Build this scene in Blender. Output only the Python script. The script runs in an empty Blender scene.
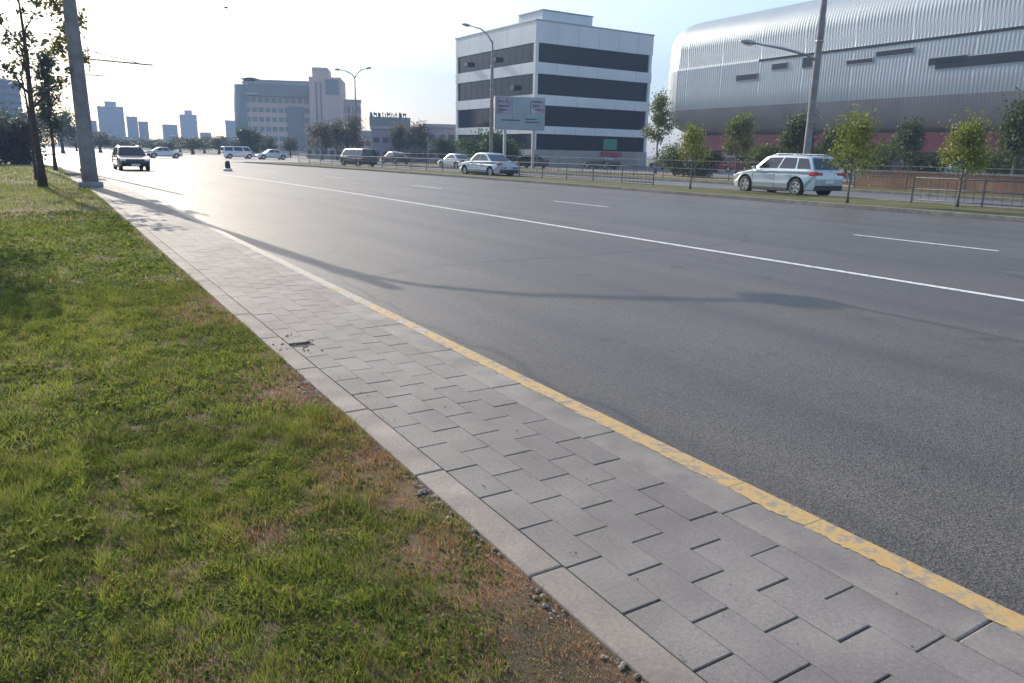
import bpy, bmesh, math, random
import numpy as np
from mathutils import Vector, Matrix
R_ = math.radians
rnd = random.Random(7)
sc = bpy.context.scene
COL = sc.collection

# ------------------------------------------------------------------ camera
EYE = 1.5; F = 740.0
YAW = R_(31.939); PITCH = R_(14.296); ROLL = R_(1.2)
fw = Vector((math.sin(YAW)*math.cos(PITCH), math.cos(YAW)*math.cos(PITCH), -math.sin(PITCH)))
rt = Vector((math.cos(YAW), -math.sin(YAW), 0)); up = rt.cross(fw)
rt2 = rt*math.cos(ROLL)+up*math.sin(ROLL); up2 = -rt*math.sin(ROLL)+up*math.cos(ROLL)
cd = bpy.data.cameras.new('camera'); cam = bpy.data.objects.new('camera', cd); COL.objects.link(cam)
m = Matrix((rt2, up2, -fw)).transposed().to_4x4(); m.translation = (0, 0, EYE)
cam.matrix_world = m
cd.sensor_width = 36; cd.lens = 36*F/1024; cd.clip_end = 9000; cd.clip_start = .05
sc.camera = cam

# ------------------------------------------------------------------ light
SUN_EL = R_(24.0)
SUN_AZ = math.atan2(-0.088, 0.996)          # measured from +Y towards +X
sd = Vector((math.sin(SUN_AZ)*math.cos(SUN_EL), math.cos(SUN_AZ)*math.cos(SUN_EL), math.sin(SUN_EL)))
w = bpy.data.worlds.new('World'); sc.world = w; w.use_nodes = True
nt = w.node_tree; bg = nt.nodes['Background']
sky = nt.nodes.new('ShaderNodeTexSky'); sky.sky_type = 'NISHITA'; sky.sun_disc = False
sky.sun_elevation = SUN_EL; sky.sun_rotation = SUN_AZ
sky.air_density = 1.0; sky.dust_density = 1.6; sky.ozone_density = 1.0
nt.links.new(sky.outputs[0], bg.inputs[0]); bg.inputs[1].default_value = 0.14
sl = bpy.data.lights.new('sun', 'SUN'); sl.energy = 3.9; sl.angle = R_(0.3); sl.color = (1, .90, .76)
so = bpy.data.objects.new('sun', sl); COL.objects.link(so)
so.rotation_euler = sd.to_track_quat('Z', 'Y').to_euler()
sc.view_settings.view_transform = 'Standard'; sc.view_settings.look = 'None'
sc.view_settings.exposure = 1.08; sc.view_settings.gamma = 1
sc.view_settings.use_curve_mapping = False

# ------------------------------------------------------------------ pixel -> place helpers (camera is level-free pinhole at EYE)
def pdir(px, py): return (fw*F + rt2*(px-512) + up2*(341.5-py)).normalized()
def gp(px, py, z=-0.1):
    d = pdir(px, py); t = (z-EYE)/d.z; return Vector((d.x*t, d.y*t, z))
def col(px, R):                              # ground place at range R under column px (taken at the horizon)
    py = 143+.0208*(px-40); d = pdir(px, py); k = R/math.hypot(d.x, d.y); return Vector((d.x*k, d.y*k, 0))
def hz(px, py, R):
    d = pdir(px, py); return EYE + R*d.z/math.hypot(d.x, d.y)

# ------------------------------------------------------------------ materials
MATS = {}
def mat(name, c, rough=.7, metal=0, var=0, scale=5, bump=0, bscale=30, spec=.5, c2=None, detail=4, coat=0, coord='Object', trans=0, speck=0):
    if name in MATS: return MATS[name]
    m = bpy.data.materials.new(name); m.use_nodes = True; n = m.node_tree; p = n.nodes['Principled BSDF']
    p.inputs['Base Color'].default_value = (*c, 1); p.inputs['Roughness'].default_value = rough
    p.inputs['Metallic'].default_value = metal; p.inputs['Specular IOR Level'].default_value = spec
    p.inputs['Coat Weight'].default_value = coat
    if trans: p.inputs['Transmission Weight'].default_value = trans
    tc = n.nodes.new('ShaderNodeTexCoord')
    if var or c2:
        t = n.nodes.new('ShaderNodeTexNoise'); t.inputs['Scale'].default_value = scale; t.inputs['Detail'].default_value = detail
        n.links.new(tc.outputs[coord], t.inputs['Vector'])
        r = n.nodes.new('ShaderNodeValToRGB'); n.links.new(t.outputs['Fac'], r.inputs[0])
        a = c2 if c2 else tuple(max(0, x*(1-var)) for x in c); b = c if c2 else tuple(min(1, x*(1+var)) for x in c)
        r.color_ramp.elements[0].position = .35; r.color_ramp.elements[1].position = .65
        r.color_ramp.elements[0].color = (*a, 1); r.color_ramp.elements[1].color = (*b, 1)
        out = r.outputs[0]
        if speck:                                   # aggregate specks and grimy stains with a shape of their own
            for sc_, lo, hi, k in ((330, .38, .62, speck), (60, .3, .7, speck*.5), (1.1, .42, .62, speck*.55)):
                t2 = n.nodes.new('ShaderNodeTexNoise'); t2.inputs['Scale'].default_value = sc_; t2.inputs['Detail'].default_value = 3 if sc_ > 50 else 9
                n.links.new(tc.outputs[coord], t2.inputs['Vector']); r2 = n.nodes.new('ShaderNodeValToRGB'); n.links.new(t2.outputs['Fac'], r2.inputs[0])
                r2.color_ramp.elements[0].position = lo; r2.color_ramp.elements[1].position = hi
                r2.color_ramp.elements[0].color = (1-k, 1-k, 1-k, 1); r2.color_ramp.elements[1].color = (1+k*.6, 1+k*.6, 1+k*.58, 1)
                mx = n.nodes.new('ShaderNodeMix'); mx.data_type = 'RGBA'; mx.blend_type = 'MULTIPLY'; mx.inputs[0].default_value = 1
                n.links.new(out, mx.inputs[6]); n.links.new(r2.outputs[0], mx.inputs[7]); out = mx.outputs[2]
        n.links.new(out, p.inputs['Base Color'])
    if bump:
        t = n.nodes.new('ShaderNodeTexNoise'); t.inputs['Scale'].default_value = bscale; t.inputs['Detail'].default_value = 5
        n.links.new(tc.outputs[coord], t.inputs['Vector'])
        b = n.nodes.new('ShaderNodeBump'); b.inputs['Strength'].default_value = bump; b.inputs['Distance'].default_value = .02
        n.links.new(t.outputs['Fac'], b.inputs['Height']); n.links.new(b.outputs[0], p.inputs['Normal'])
    MATS[name] = m; return m

def asphalt_mat(name, base):
    m = bpy.data.materials.new(name); m.use_nodes = True; n = m.node_tree; L = n.links; p = n.nodes['Principled BSDF']
    tc = n.nodes.new('ShaderNodeTexCoord')
    def noise(s, d=3, vec=None):
        t = n.nodes.new('ShaderNodeTexNoise'); t.inputs['Scale'].default_value = s; t.inputs['Detail'].default_value = d
        L.new(vec or tc.outputs['Object'], t.inputs['Vector']); return t.outputs['Fac']
    def ramp(f, p0, c0, p1, c1):
        r = n.nodes.new('ShaderNodeValToRGB'); L.new(f, r.inputs[0]); e = r.color_ramp.elements
        e[0].position = p0; e[1].position = p1; e[0].color = (*c0, 1); e[1].color = (*c1, 1); return r.outputs[0]
    def mix(mode, f, a, b):
        x = n.nodes.new('ShaderNodeMix'); x.data_type = 'RGBA'; x.blend_type = mode; x.inputs[0].default_value = f
        L.new(a, x.inputs[6]); L.new(b, x.inputs[7]); return x.outputs[2]
    v = n.nodes.new('ShaderNodeTexVoronoi'); v.inputs['Scale'].default_value = 105; L.new(tc.outputs['Object'], v.inputs['Vector'])
    stone = ramp(v.outputs['Color'], .1, tuple(x*.55 for x in base), .95, tuple(x*1.9 for x in base))
    mp = n.nodes.new('ShaderNodeMapping'); mp.inputs['Scale'].default_value = (1.1, .05, 1); L.new(tc.outputs['Object'], mp.inputs['Vector'])
    lane = ramp(noise(1.0, 4, mp.outputs[0]), .3, (.70, .70, .72), .7, (1.15, 1.14, 1.11))
    blot = ramp(noise(.35, 5), .3, (.86, .86, .87), .7, (1.1, 1.1, 1.08))
    c = mix('MULTIPLY', 1, mix('MULTIPLY', 1, stone, lane), blot)
    # dark tar seams: wavering lines of their own shape
    vc = n.nodes.new('ShaderNodeTexVoronoi'); vc.feature = 'DISTANCE_TO_EDGE'; vc.inputs['Scale'].default_value = .07
    wv = n.nodes.new('ShaderNodeTexNoise'); wv.inputs['Scale'].default_value = .7; wv.inputs['Detail'].default_value = 5
    L.new(tc.outputs['Object'], wv.inputs['Vector'])
    ad = n.nodes.new('ShaderNodeMix'); ad.data_type = 'RGBA'; ad.blend_type = 'ADD'; ad.inputs[0].default_value = .9
    L.new(tc.outputs['Object'], ad.inputs[6]); L.new(wv.outputs['Color'], ad.inputs[7]); L.new(ad.outputs[2], vc.inputs['Vector'])
    cr = ramp(vc.outputs['Distance'], .0006, (.45, .45, .46), .0016, (1, 1, 1))
    c = mix('MULTIPLY', .85, c, cr)
    c = mix('MULTIPLY', 1, c, ramp(noise(1.7, 3), .27, (.62, .62, .63), .34, (1, 1, 1)))      # oil drips
    c = mix('MULTIPLY', 1, c, ramp(noise(6.5, 2), .24, (.7, .7, .7), .29, (1, 1, 1)))
    L.new(c, p.inputs['Base Color'])
    p.inputs['Roughness'].default_value = .52; p.inputs['Specular IOR Level'].default_value = .5
    b = n.nodes.new('ShaderNodeBump'); b.inputs['Strength'].default_value = .42; b.inputs['Distance'].default_value = .006
    L.new(v.outputs['Distance'], b.inputs['Height']); L.new(b.outputs[0], p.inputs['Normal'])
    return m

def paint_mat(name, c, under, wear, c3=None):
    m = bpy.data.materials.new(name); m.use_nodes = True; n = m.node_tree; L = n.links; p = n.nodes['Principled BSDF']
    tc = n.nodes.new('ShaderNodeTexCoord'); t = n.nodes.new('ShaderNodeTexNoise'); t.inputs['Scale'].default_value = 13; t.inputs['Detail'].default_value = 12; t.inputs['Roughness'].default_value = .72
    L.new(tc.outputs['Object'], t.inputs['Vector'])
    r = n.nodes.new('ShaderNodeValToRGB'); L.new(t.outputs['Fac'], r.inputs[0]); e = r.color_ramp.elements
    e[0].position = wear-.05; e[1].position = wear+.05; e[0].color = (*under, 1); e[1].color = (*c, 1)
    if c3: k3 = e.new(wear+.17); k3.color = (*c3, 1)
    L.new(r.outputs[0], p.inputs['Base Color']); p.inputs['Roughness'].default_value = .65
    b = n.nodes.new('ShaderNodeBump'); b.inputs['Strength'].default_value = .4; b.inputs['Distance'].default_value = .004
    L.new(t.outputs['Fac'], b.inputs['Height']); L.new(b.outputs[0], p.inputs['Normal'])
    return m

def attr_mat(name, rough=.6, trans=.35, attr='Col', spec=.3):
    m = bpy.data.materials.new(name); m.use_nodes = True; n = m.node_tree; L = n.links; p = n.nodes['Principled BSDF']
    a = n.nodes.new('ShaderNodeAttribute'); a.attribute_name = attr
    L.new(a.outputs['Color'], p.inputs['Base Color']); p.inputs['Roughness'].default_value = rough; p.inputs['Specular IOR Level'].default_value = spec
    tr = n.nodes.new('ShaderNodeBsdfTranslucent'); L.new(a.outputs['Color'], tr.inputs[0])
    mx = n.nodes.new('ShaderNodeMixShader'); mx.inputs[0].default_value = trans
    L.new(p.outputs[0], mx.inputs[1]); L.new(tr.outputs[0], mx.inputs[2])
    L.new(mx.outputs[0], n.nodes['Material Output'].inputs['Surface'])
    return m

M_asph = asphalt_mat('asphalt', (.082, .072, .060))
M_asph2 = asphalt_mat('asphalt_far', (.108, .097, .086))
M_soil = mat('soil', (.21, .12, .075), .95, c2=(.10, .085, .04), scale=2.2, bump=.6, bscale=170, speck=.4, detail=9)
M_ground = mat('ground_earth', (.10, .105, .06), .95, c2=(.13, .12, .09), scale=.08, bump=.3, bscale=2)
M_turf = mat('far_turf', (.095, .115, .035), .95, c2=(.16, .14, .075), scale=.9, detail=8, bump=.9, bscale=25, spec=.1)
M_joint = mat('joint_sand', (.05, .045, .04), .95, bump=.5, bscale=90)
M_paver = mat('paver_concrete', (.245, .222, .20), .75, speck=.28, c2=(.19, .173, .158), scale=2.3, detail=10, bump=.25, bscale=420)
M_paver2 = mat('paver_concrete_light', (.252, .229, .206), .75, speck=.28, c2=(.21, .19, .172), scale=2.9, detail=10, bump=.25, bscale=420)
M_paver3 = mat('paver_concrete_dark', (.236, .214, .194), .75, speck=.28, c2=(.184, .168, .153), scale=2.9, detail=10, bump=.25, bscale=420)
M_border = mat('border_concrete', (.33, .28, .235), .8, speck=.28, c2=(.23, .195, .17), scale=3.5, detail=10, bump=.25, bscale=400)
M_kerb = mat('kerb_concrete', (.30, .27, .24), .75, speck=.28, c2=(.205, .187, .17), scale=4, detail=10, bump=.3, bscale=380)
M_yellow = paint_mat('worn_yellow_paint', (.49, .335, .125), (.26, .22, .18), .465, (.47, .27, .11))
M_fade = paint_mat('faded_pale_paint', (.38, .335, .26), (.27, .24, .205), .47)
M_white = paint_mat('worn_white_paint', (.66, .66, .64), (.16, .155, .15), .42)
M_blade = attr_mat('grass_blades', .8, .5, spec=.12)
M_leafA = attr_mat('tree_leaves', .55, .4)
M_bark = mat('bark', (.05, .04, .033), .9, var=.35, scale=12, bump=.9, bscale=25)
M_bark2 = mat('sapling_bark', (.13, .115, .09), .9, var=.3, scale=12, bump=.6, bscale=30)
M_pole = mat('pole_concrete', (.21, .20, .20), .8, var=.18, scale=3, bump=.4, bscale=40)
M_steel = mat('galvanised_steel', (.33, .34, .35), .45, .6, var=.15, scale=6)
M_dkmetal = mat('dark_metal', (.05, .055, .06), .5, .3)
M_rail = mat('railing_paint', (.10, .105, .11), .6, .1, var=.2, scale=4)
M_glass = mat('dark_window_glass', (.012, .018, .032), .06, 0, spec=.38)
M_cglass = mat('car_glass', (.012, .016, .02), .05, 0, spec=.6, coat=.3)
M_tyre = mat('tyre_rubber', (.02, .02, .021), .85)
M_rim = mat('rim_alloy', (.55, .56, .58), .3, .85)
M_plast = mat('black_plastic', (.025, .026, .028), .6)
M_red = mat('tail_lamp_red', (.45, .02, .03), .25, coat=.6)
M_lamp = mat('headlamp_glass', (.75, .77, .8), .15, coat=.8)
M_stone = mat('pebble', (.24, .20, .165), .9, var=.4, scale=9)

# ------------------------------------------------------------------ mesh helpers
def obj(name, bm, m=None, parent=None, smooth=False, bevel=0, seg=2):
    me = bpy.data.meshes.new(name)
    if isinstance(bm, bmesh.types.BMesh):
        bmesh.ops.recalc_face_normals(bm, faces=bm.faces); bm.to_mesh(me); bm.free()
    o = bpy.data.objects.new(name, me); COL.objects.link(o)
    for x in (m if isinstance(m, (list, tuple)) else [m]):
        if x: me.materials.append(x)
    if parent: o.parent = parent
    if smooth: me.shade_smooth()
    if bevel:
        b = o.modifiers.new('b', 'BEVEL'); b.width = bevel; b.segments = seg; b.limit_method = 'ANGLE'; b.angle_limit = R_(28); b.harden_normals = False
    return o
def tag(o, label=None, cat=None, group=None, kind=None):
    if label: o['label'] = label
    if cat: o['category'] = cat
    if group: o['group'] = group
    if kind: o['kind'] = kind
    return o
def empty(name, label, cat, loc=(0, 0, 0), rz=0, group=None):
    o = bpy.data.objects.new(name, None); COL.objects.link(o); o.location = loc; o.rotation_euler = (0, 0, rz)
    o.empty_display_size = .2
    return tag(o, label, cat, group)
def dup(root, loc, rz, label, group=None, scale=None, mats=None):
    r = root.copy(); COL.objects.link(r); r.location = loc; r.rotation_euler = (0, 0, rz); r['label'] = label
    if group: r['group'] = group
    if scale: r.scale = scale
    for ch in list(root.children):
        c = ch.copy(); COL.objects.link(c); c.parent = r
        if mats and ch.data and ch.name.split('.')[0] in mats:
            c.data = ch.data.copy()
            for i, mm in enumerate(mats[ch.name.split('.')[0]]): c.data.materials[i] = mm
        for g in list(ch.children):
            d = g.copy(); COL.objects.link(d); d.parent = c
    return r
def box(bm, c, s, rz=0, mi=0, taper=1.0):
    ca, sa = math.cos(rz), math.sin(rz); vs = []
    for z in (-.5, .5):
        k = 1 if z < 0 else taper
        for x, y in ((-.5, -.5), (.5, -.5), (.5, .5), (-.5, .5)):
            X, Y = x*s[0]*k, y*s[1]*k
            vs.append(bm.verts.new((c[0]+X*ca-Y*sa, c[1]+X*sa+Y*ca, c[2]+z*s[2])))
    for f in ((3, 2, 1, 0), (4, 5, 6, 7), (0, 1, 5, 4), (1, 2, 6, 5), (2, 3, 7, 6), (3, 0, 4, 7)):
        bm.faces.new([vs[i] for i in f]).material_index = mi
    return vs
def bxo(name, c, s, m, parent=None, rz=0, bevel=0):
    bm = bmesh.new(); box(bm, c, s, rz); return obj(name, bm, m, parent, bevel=bevel)
def tube(bm, pts, rad, n=8, cap=True, mi=0):
    pts = [Vector(p) for p in pts]; rings = []
    if not isinstance(rad, (list, tuple)): rad = [rad]*len(pts)
    ref = Vector((1, 0, 0))
    for i, p in enumerate(pts):
        t = (pts[min(i+1, len(pts)-1)]-pts[max(i-1, 0)]).normalized()
        if abs(t.dot(ref)) > .95: ref = Vector((0, 1, 0)) if abs(t.y) < .9 else Vector((0, 0, 1))
        a = t.cross(ref).normalized(); b = t.cross(a)
        rings.append([bm.verts.new(p+(a*math.cos(2*math.pi*k/n)+b*math.sin(2*math.pi*k/n))*rad[i]) for k in range(n)])
    for r0, r1 in zip(rings, rings[1:]):
        for k in range(n):
            f = bm.faces.new((r0[k], r0[(k+1) % n], r1[(k+1) % n], r1[k])); f.smooth = True; f.material_index = mi
    if cap: bm.faces.new(rings[0]).material_index = mi; bm.faces.new(rings[-1]).material_index = mi
def sheet(name, pts, z, m, thick=0, kind='structure', label=None):
    """ribbon between two polylines [(xl,yl,xr,yr),...]"""
    bm = bmesh.new(); prev = None; T = []
    for a in pts:
        v = (bm.verts.new((a[0], a[1], z)), bm.verts.new((a[2], a[3], z)))
        if prev: T.append(bm.faces.new((prev[0], prev[1], v[1], v[0])))
        prev = v
    if thick:
        r = bmesh.ops.extrude_face_region(bm, geom=T)
        for v in [g for g in r['geom'] if isinstance(g, bmesh.types.BMVert)]: v.co.z -= thick
    o = obj(name, bm, m); return tag(o, kind=kind, label=label)

def np_mesh(name, verts, faces_idx, sizes, m, parent=None, cols=None):
    """fast mesh: verts Nx3, loops flat, face sizes, optional per-vertex colour Nx3"""
    me = bpy.data.meshes.new(name)
    me.vertices.add(len(verts)); me.vertices.foreach_set('co', np.asarray(verts, np.float32).ravel())
    me.loops.add(len(faces_idx)); me.loops.foreach_set('vertex_index', np.asarray(faces_idx, np.int32))
    st = np.concatenate([[0], np.cumsum(sizes)[:-1]]).astype(np.int32)
    me.polygons.add(len(sizes)); me.polygons.foreach_set('loop_start', st); me.polygons.foreach_set('loop_total', np.asarray(sizes, np.int32))
    me.update(calc_edges=True)
    if cols is not None:
        ca = me.color_attributes.new('Col', 'FLOAT_COLOR', 'POINT')
        ca.data.foreach_set('color', np.concatenate([cols, np.ones((len(cols), 1))], 1).astype(np.float32).ravel())
    me.materials.append(m); o = bpy.data.objects.new(name, me); COL.objects.link(o)
    if parent: o.parent = parent
    return o

# ------------------------------------------------------------------ road course: straight, then a gentle bend to the left
def cur(Y):
    if Y < 22: return 0
    return -0.0013*(Y-22)**2
def rib(x0, x1, y0, y1, step=3.0):
    out = []; n = max(1, int(round((y1-y0)/step)))
    for i in range(n+1):
        y = y0+(y1-y0)*i/n; c = cur(y); out.append((x0+c, y, x1+c, y))
    return out
KX = 2.685           # road side of near kerb
FK = 23.3           # far kerb of near carriageway
OK0, OK1 = 28.0, 35.6
YE = 88.0           # where the crossing street begins
sheet('ground', [(-4000, -300, 4000, -300), (-4000, 6000, 4000, 6000)], -0.16, M_ground)
sheet('road', rib(KX, FK, -12, YE+.5), -0.10, M_asph, .05)
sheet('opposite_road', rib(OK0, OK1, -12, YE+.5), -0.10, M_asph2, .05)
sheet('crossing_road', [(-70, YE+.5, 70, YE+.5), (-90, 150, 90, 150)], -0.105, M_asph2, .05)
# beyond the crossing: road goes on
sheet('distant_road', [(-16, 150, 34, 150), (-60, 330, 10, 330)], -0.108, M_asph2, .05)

# kerbs
def kerb(name, x0, x1, y0, y1, z, m, unit=1.0, gap=.006):
    bm = bmesh.new(); y = y0
    while y < y1:
        c0, c1 = cur(y), cur(y+unit); dx = rnd.uniform(-.001, .001); dz = rnd.uniform(-.0006, .0006)
        v = []
        for zz in (z-.24, z+dz):
            for (X, Y) in ((x0+c0+dx, y+gap/2), (x1+c0+dx, y+gap/2), (x1+c1+dx, y+unit-gap/2), (x0+c1+dx, y+unit-gap/2)):
                v.append(bm.verts.new((X, Y, zz)))
        for f in ((3, 2, 1, 0), (4, 5, 6, 7), (0, 1, 5, 4), (1, 2, 6, 5), (2, 3, 7, 6), (3, 0, 4, 7)): bm.faces.new([v[i] for i in f])
        y += unit
    o = obj(name, bm, m, bevel=.008, seg=2); return tag(o, kind='structure')
kerb('kerb', 2.345, KX, -2, 80, 0.0, M_kerb, 1.0, .003)
kerb('border_kerb', 1.345, 1.492, -2, 60, 0.002, M_border, 1.0, .008)
kerb('median_kerb', FK, FK+.18, -12, 84, 0.03, M_kerb)
kerb('median_kerb', OK0-.18, OK0, -12, 84, 0.03, M_kerb)
kerb('far_kerb', OK1, OK1+.18, -12, 84, 0.03, M_kerb)
# yellow line painted on the kerb's road edge, pieces broken by wear, bent over the arris
def edge_line(name, Y0, Y1, m_, mode):
    bm = bmesh.new(); y = Y0; zt = .0024 if mode == 0 else .0010
    while y < Y1:
        if mode == 0 and y > 4.6 and rnd.random() < (y-4.2)/4.5: y += rnd.uniform(.05, .2); continue
        L = rnd.uniform(.25, .7) if y < 4.6 or mode else rnd.uniform(.08, .3); g = rnd.choice([0, 0, 0, .004, .01]) if mode == 0 else 0.0
        n = max(2, int(L/.018)); pv = None; dr_ = 0
        for i in range(n+1):
            yy = y+L*i/n; c = cur(yy); dr_ = dr_*.8+rnd.gauss(0, .0035); a = 2.560+c+dr_+rnd.uniform(-.005, .005)
            v = [bm.verts.new((a, yy, zt)), bm.verts.new((KX-.007+c, yy, zt)), bm.verts.new((KX+.0020+zt+c, yy, -.006)), bm.verts.new((KX+.0025+zt+c, yy, -.092))]
            if pv:
                for k in range(3): bm.faces.new((pv[k], pv[k+1], v[k+1], v[k]))
            pv = v
        y += L+g
    tag(obj(name, bm, m_), kind='structure')
edge_line('faded_line', -2.0, 40, M_fade, 1)
edge_line('yellow_line', -2.0, 8.4, M_yellow, 0)
# white markings
sheet('white_line', rib(9.78, 9.93, -10, 86, 3), -0.095, M_white)
bm = bmesh.new()
for k in range(-1, 9):
    y0 = 7.1+11.6*k-.1
    for xx in (15.0,):
        v = [bm.verts.new((x+cur(y), y, -.095)) for x, y in ((xx, y0), (xx+.13, y0), (xx+.13, y0+3.0), (xx, y0+3.0))]; bm.faces.new(v)
tag(obj('lane_dashes', bm, M_white), kind='structure')
bm = bmesh.new()
for k in range(0, 7):
    y0 = 3+11.6*k
    v = [bm.verts.new((x+cur(y), y, -.095)) for x, y in ((31.7, y0), (31.83, y0), (31.83, y0+3.0), (31.7, y0+3.0))]; bm.faces.new(v)
tag(obj('opposite_lane_dashes', bm, M_white), kind='structure')

# pavement: joint bed and concrete pavers in half bond
sheet('pavement_bed', rib(1.49, 2.35, -2, 60), -0.014, M_joint, .1)
def pavers():
    bm = bmesh.new(); W, L = .1675, .330
    hole = gp(293, 343, 0)
    for r in range(5):
        x0 = 1.497+r*.1685; off = {0: .0, 1: .165}[r % 2]+.010*r
        k = -5
        while True:
            y0 = .995+off+k*L; k += 1
            if y0 > 42: break
            if abs(x0+W/2-hole.x) < .09 and abs(y0+L/2-hole.y) < .16: missing = True
            else: missing = False
            gx = .0002; gy = rnd.choice([.0025, .003, .004, .005]); ch = .003
            if y0 > 25: ch = .002
            dz = rnd.gauss(0, .0006); tx = rnd.gauss(0, .002); ty = rnd.gauss(0, .003)
            xa, xb, ya, yb = x0+gx, x0+W-gx, y0+gy, y0+L-gy
            if missing: ya += .13
            cx, cy = (xa+xb)/2, (ya+yb)/2
            def z(x, y, b): return b+dz+(x-cx)*tx+(y-cy)*ty
            c = cur(cy)
            lo = [bm.verts.new((x+c, y, -.05)) for x, y in ((xa, ya), (xb, ya), (xb, yb), (xa, yb))]
            mi = [bm.verts.new((x+c, y, z(x, y, -ch))) for x, y in ((xa, ya), (xb, ya), (xb, yb), (xa, yb))]
            e = ch
            hi = [bm.verts.new((x+c, y, z(x, y, 0))) for x, y in ((xa+.0002, ya+e), (xb-.0002, ya+e), (xb-.0002, yb-e), (xa+.0002, yb-e))]
            batch = rnd.choice((0, 0, 0, 1, 1, 2))
            for A, B in ((lo, mi), (mi, hi)):
                for i in range(4): bm.faces.new((A[i], A[(i+1) % 4], B[(i+1) % 4], B[i])).material_index = batch
            bm.faces.new(hi).material_index = batch
    tag(obj('pavement', bm, [M_paver, M_paver2, M_paver3]), kind='structure')
pavers()
# medians and verges (raised turf)
sheet('grass_verge', [(-60, -6, 1.345, -6), (-60, 20, 1.345, 20), (-60, 62, 1.345+cur(62), 62)], -0.012, M_soil, .14)
sheet('far_path', [(-60, 62, 2.3+cur(62), 62), (-60, 66, 2.3+cur(66), 66)], -0.02, M_border, .1)
sheet('distant_verge', [(-60, 66, 2.3+cur(66), 66), (-60, YE, 2.3+cur(YE), YE)], -0.03, M_turf, .1)
sheet('median_grass', rib(FK+.18, OK0-.18, -12, 84), 0.0, M_turf, .14)
sheet('far_grass_strip', rib(OK1+.18, 39.5, -12, 84), 0.0, M_turf, .14)
M_brown = mat('dry_earth', (.30, .19, .12), .95, c2=(.17, .14, .08), scale=.6, detail=8, bump=.6, bscale=20)
sheet('dry_earth_strip', rib(39.5, 48, -12, 84), -0.03, M_brown, .1)
M_park = mat('forecourt_paving', (.20, .195, .19), .85, var=.15, scale=.4)
sheet('forecourt', [(48+cur(y), y, 170, y) for y in (-12, 20, 40, 60, 84)], -0.05, M_park, .08)

# ------------------------------------------------------------------ grass blades of the near verge
def smooth_noise(x, y, s, seed):
    r = np.random.RandomState(seed); g = r.rand(64, 64); x = (x/s) % 63; y = (y/s) % 63
    i = x.astype(int); j = y.astype(int); u = x-i; v = y-j; u = u*u*(3-2*u); v = v*v*(3-2*v)
    return g[i, j]*(1-u)*(1-v)+g[i+1, j]*u*(1-v)+g[i, j+1]*(1-u)*v+g[i+1, j+1]*u*v
def dryness(x, y):
    d = np.zeros_like(x)
    for (px, py, r, s) in ((560, 640, .42, 1.1), (500, 600, .28, .9), (350, 455, .30, .9), (262, 535, .10, .8), (288, 385, .5, .8), (222, 305, .7, .75),
                           (330, 430, .3, .7), (430, 560, .2, .8), (200, 672, .12, .8), (110, 668, .12, .5), (15, 215, 1.6, .7), (610, 670, .3, 1), (395, 480, .2, .8), (40, 655, .1, .6)):
        g = gp(px, py, 0); d = np.maximum(d, s*np.exp(-((x-g.x)**2+((y-g.y)*.8)**2)/r**2))
    d += .42*np.exp(-np.abs(x-1.32)/.13)
    d += .8*(smooth_noise(x, y, .11, 3)-.62)*.6 + .6*(smooth_noise(x, y, .45, 4)-.72)
    return np.clip(d, 0, 1)
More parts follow.
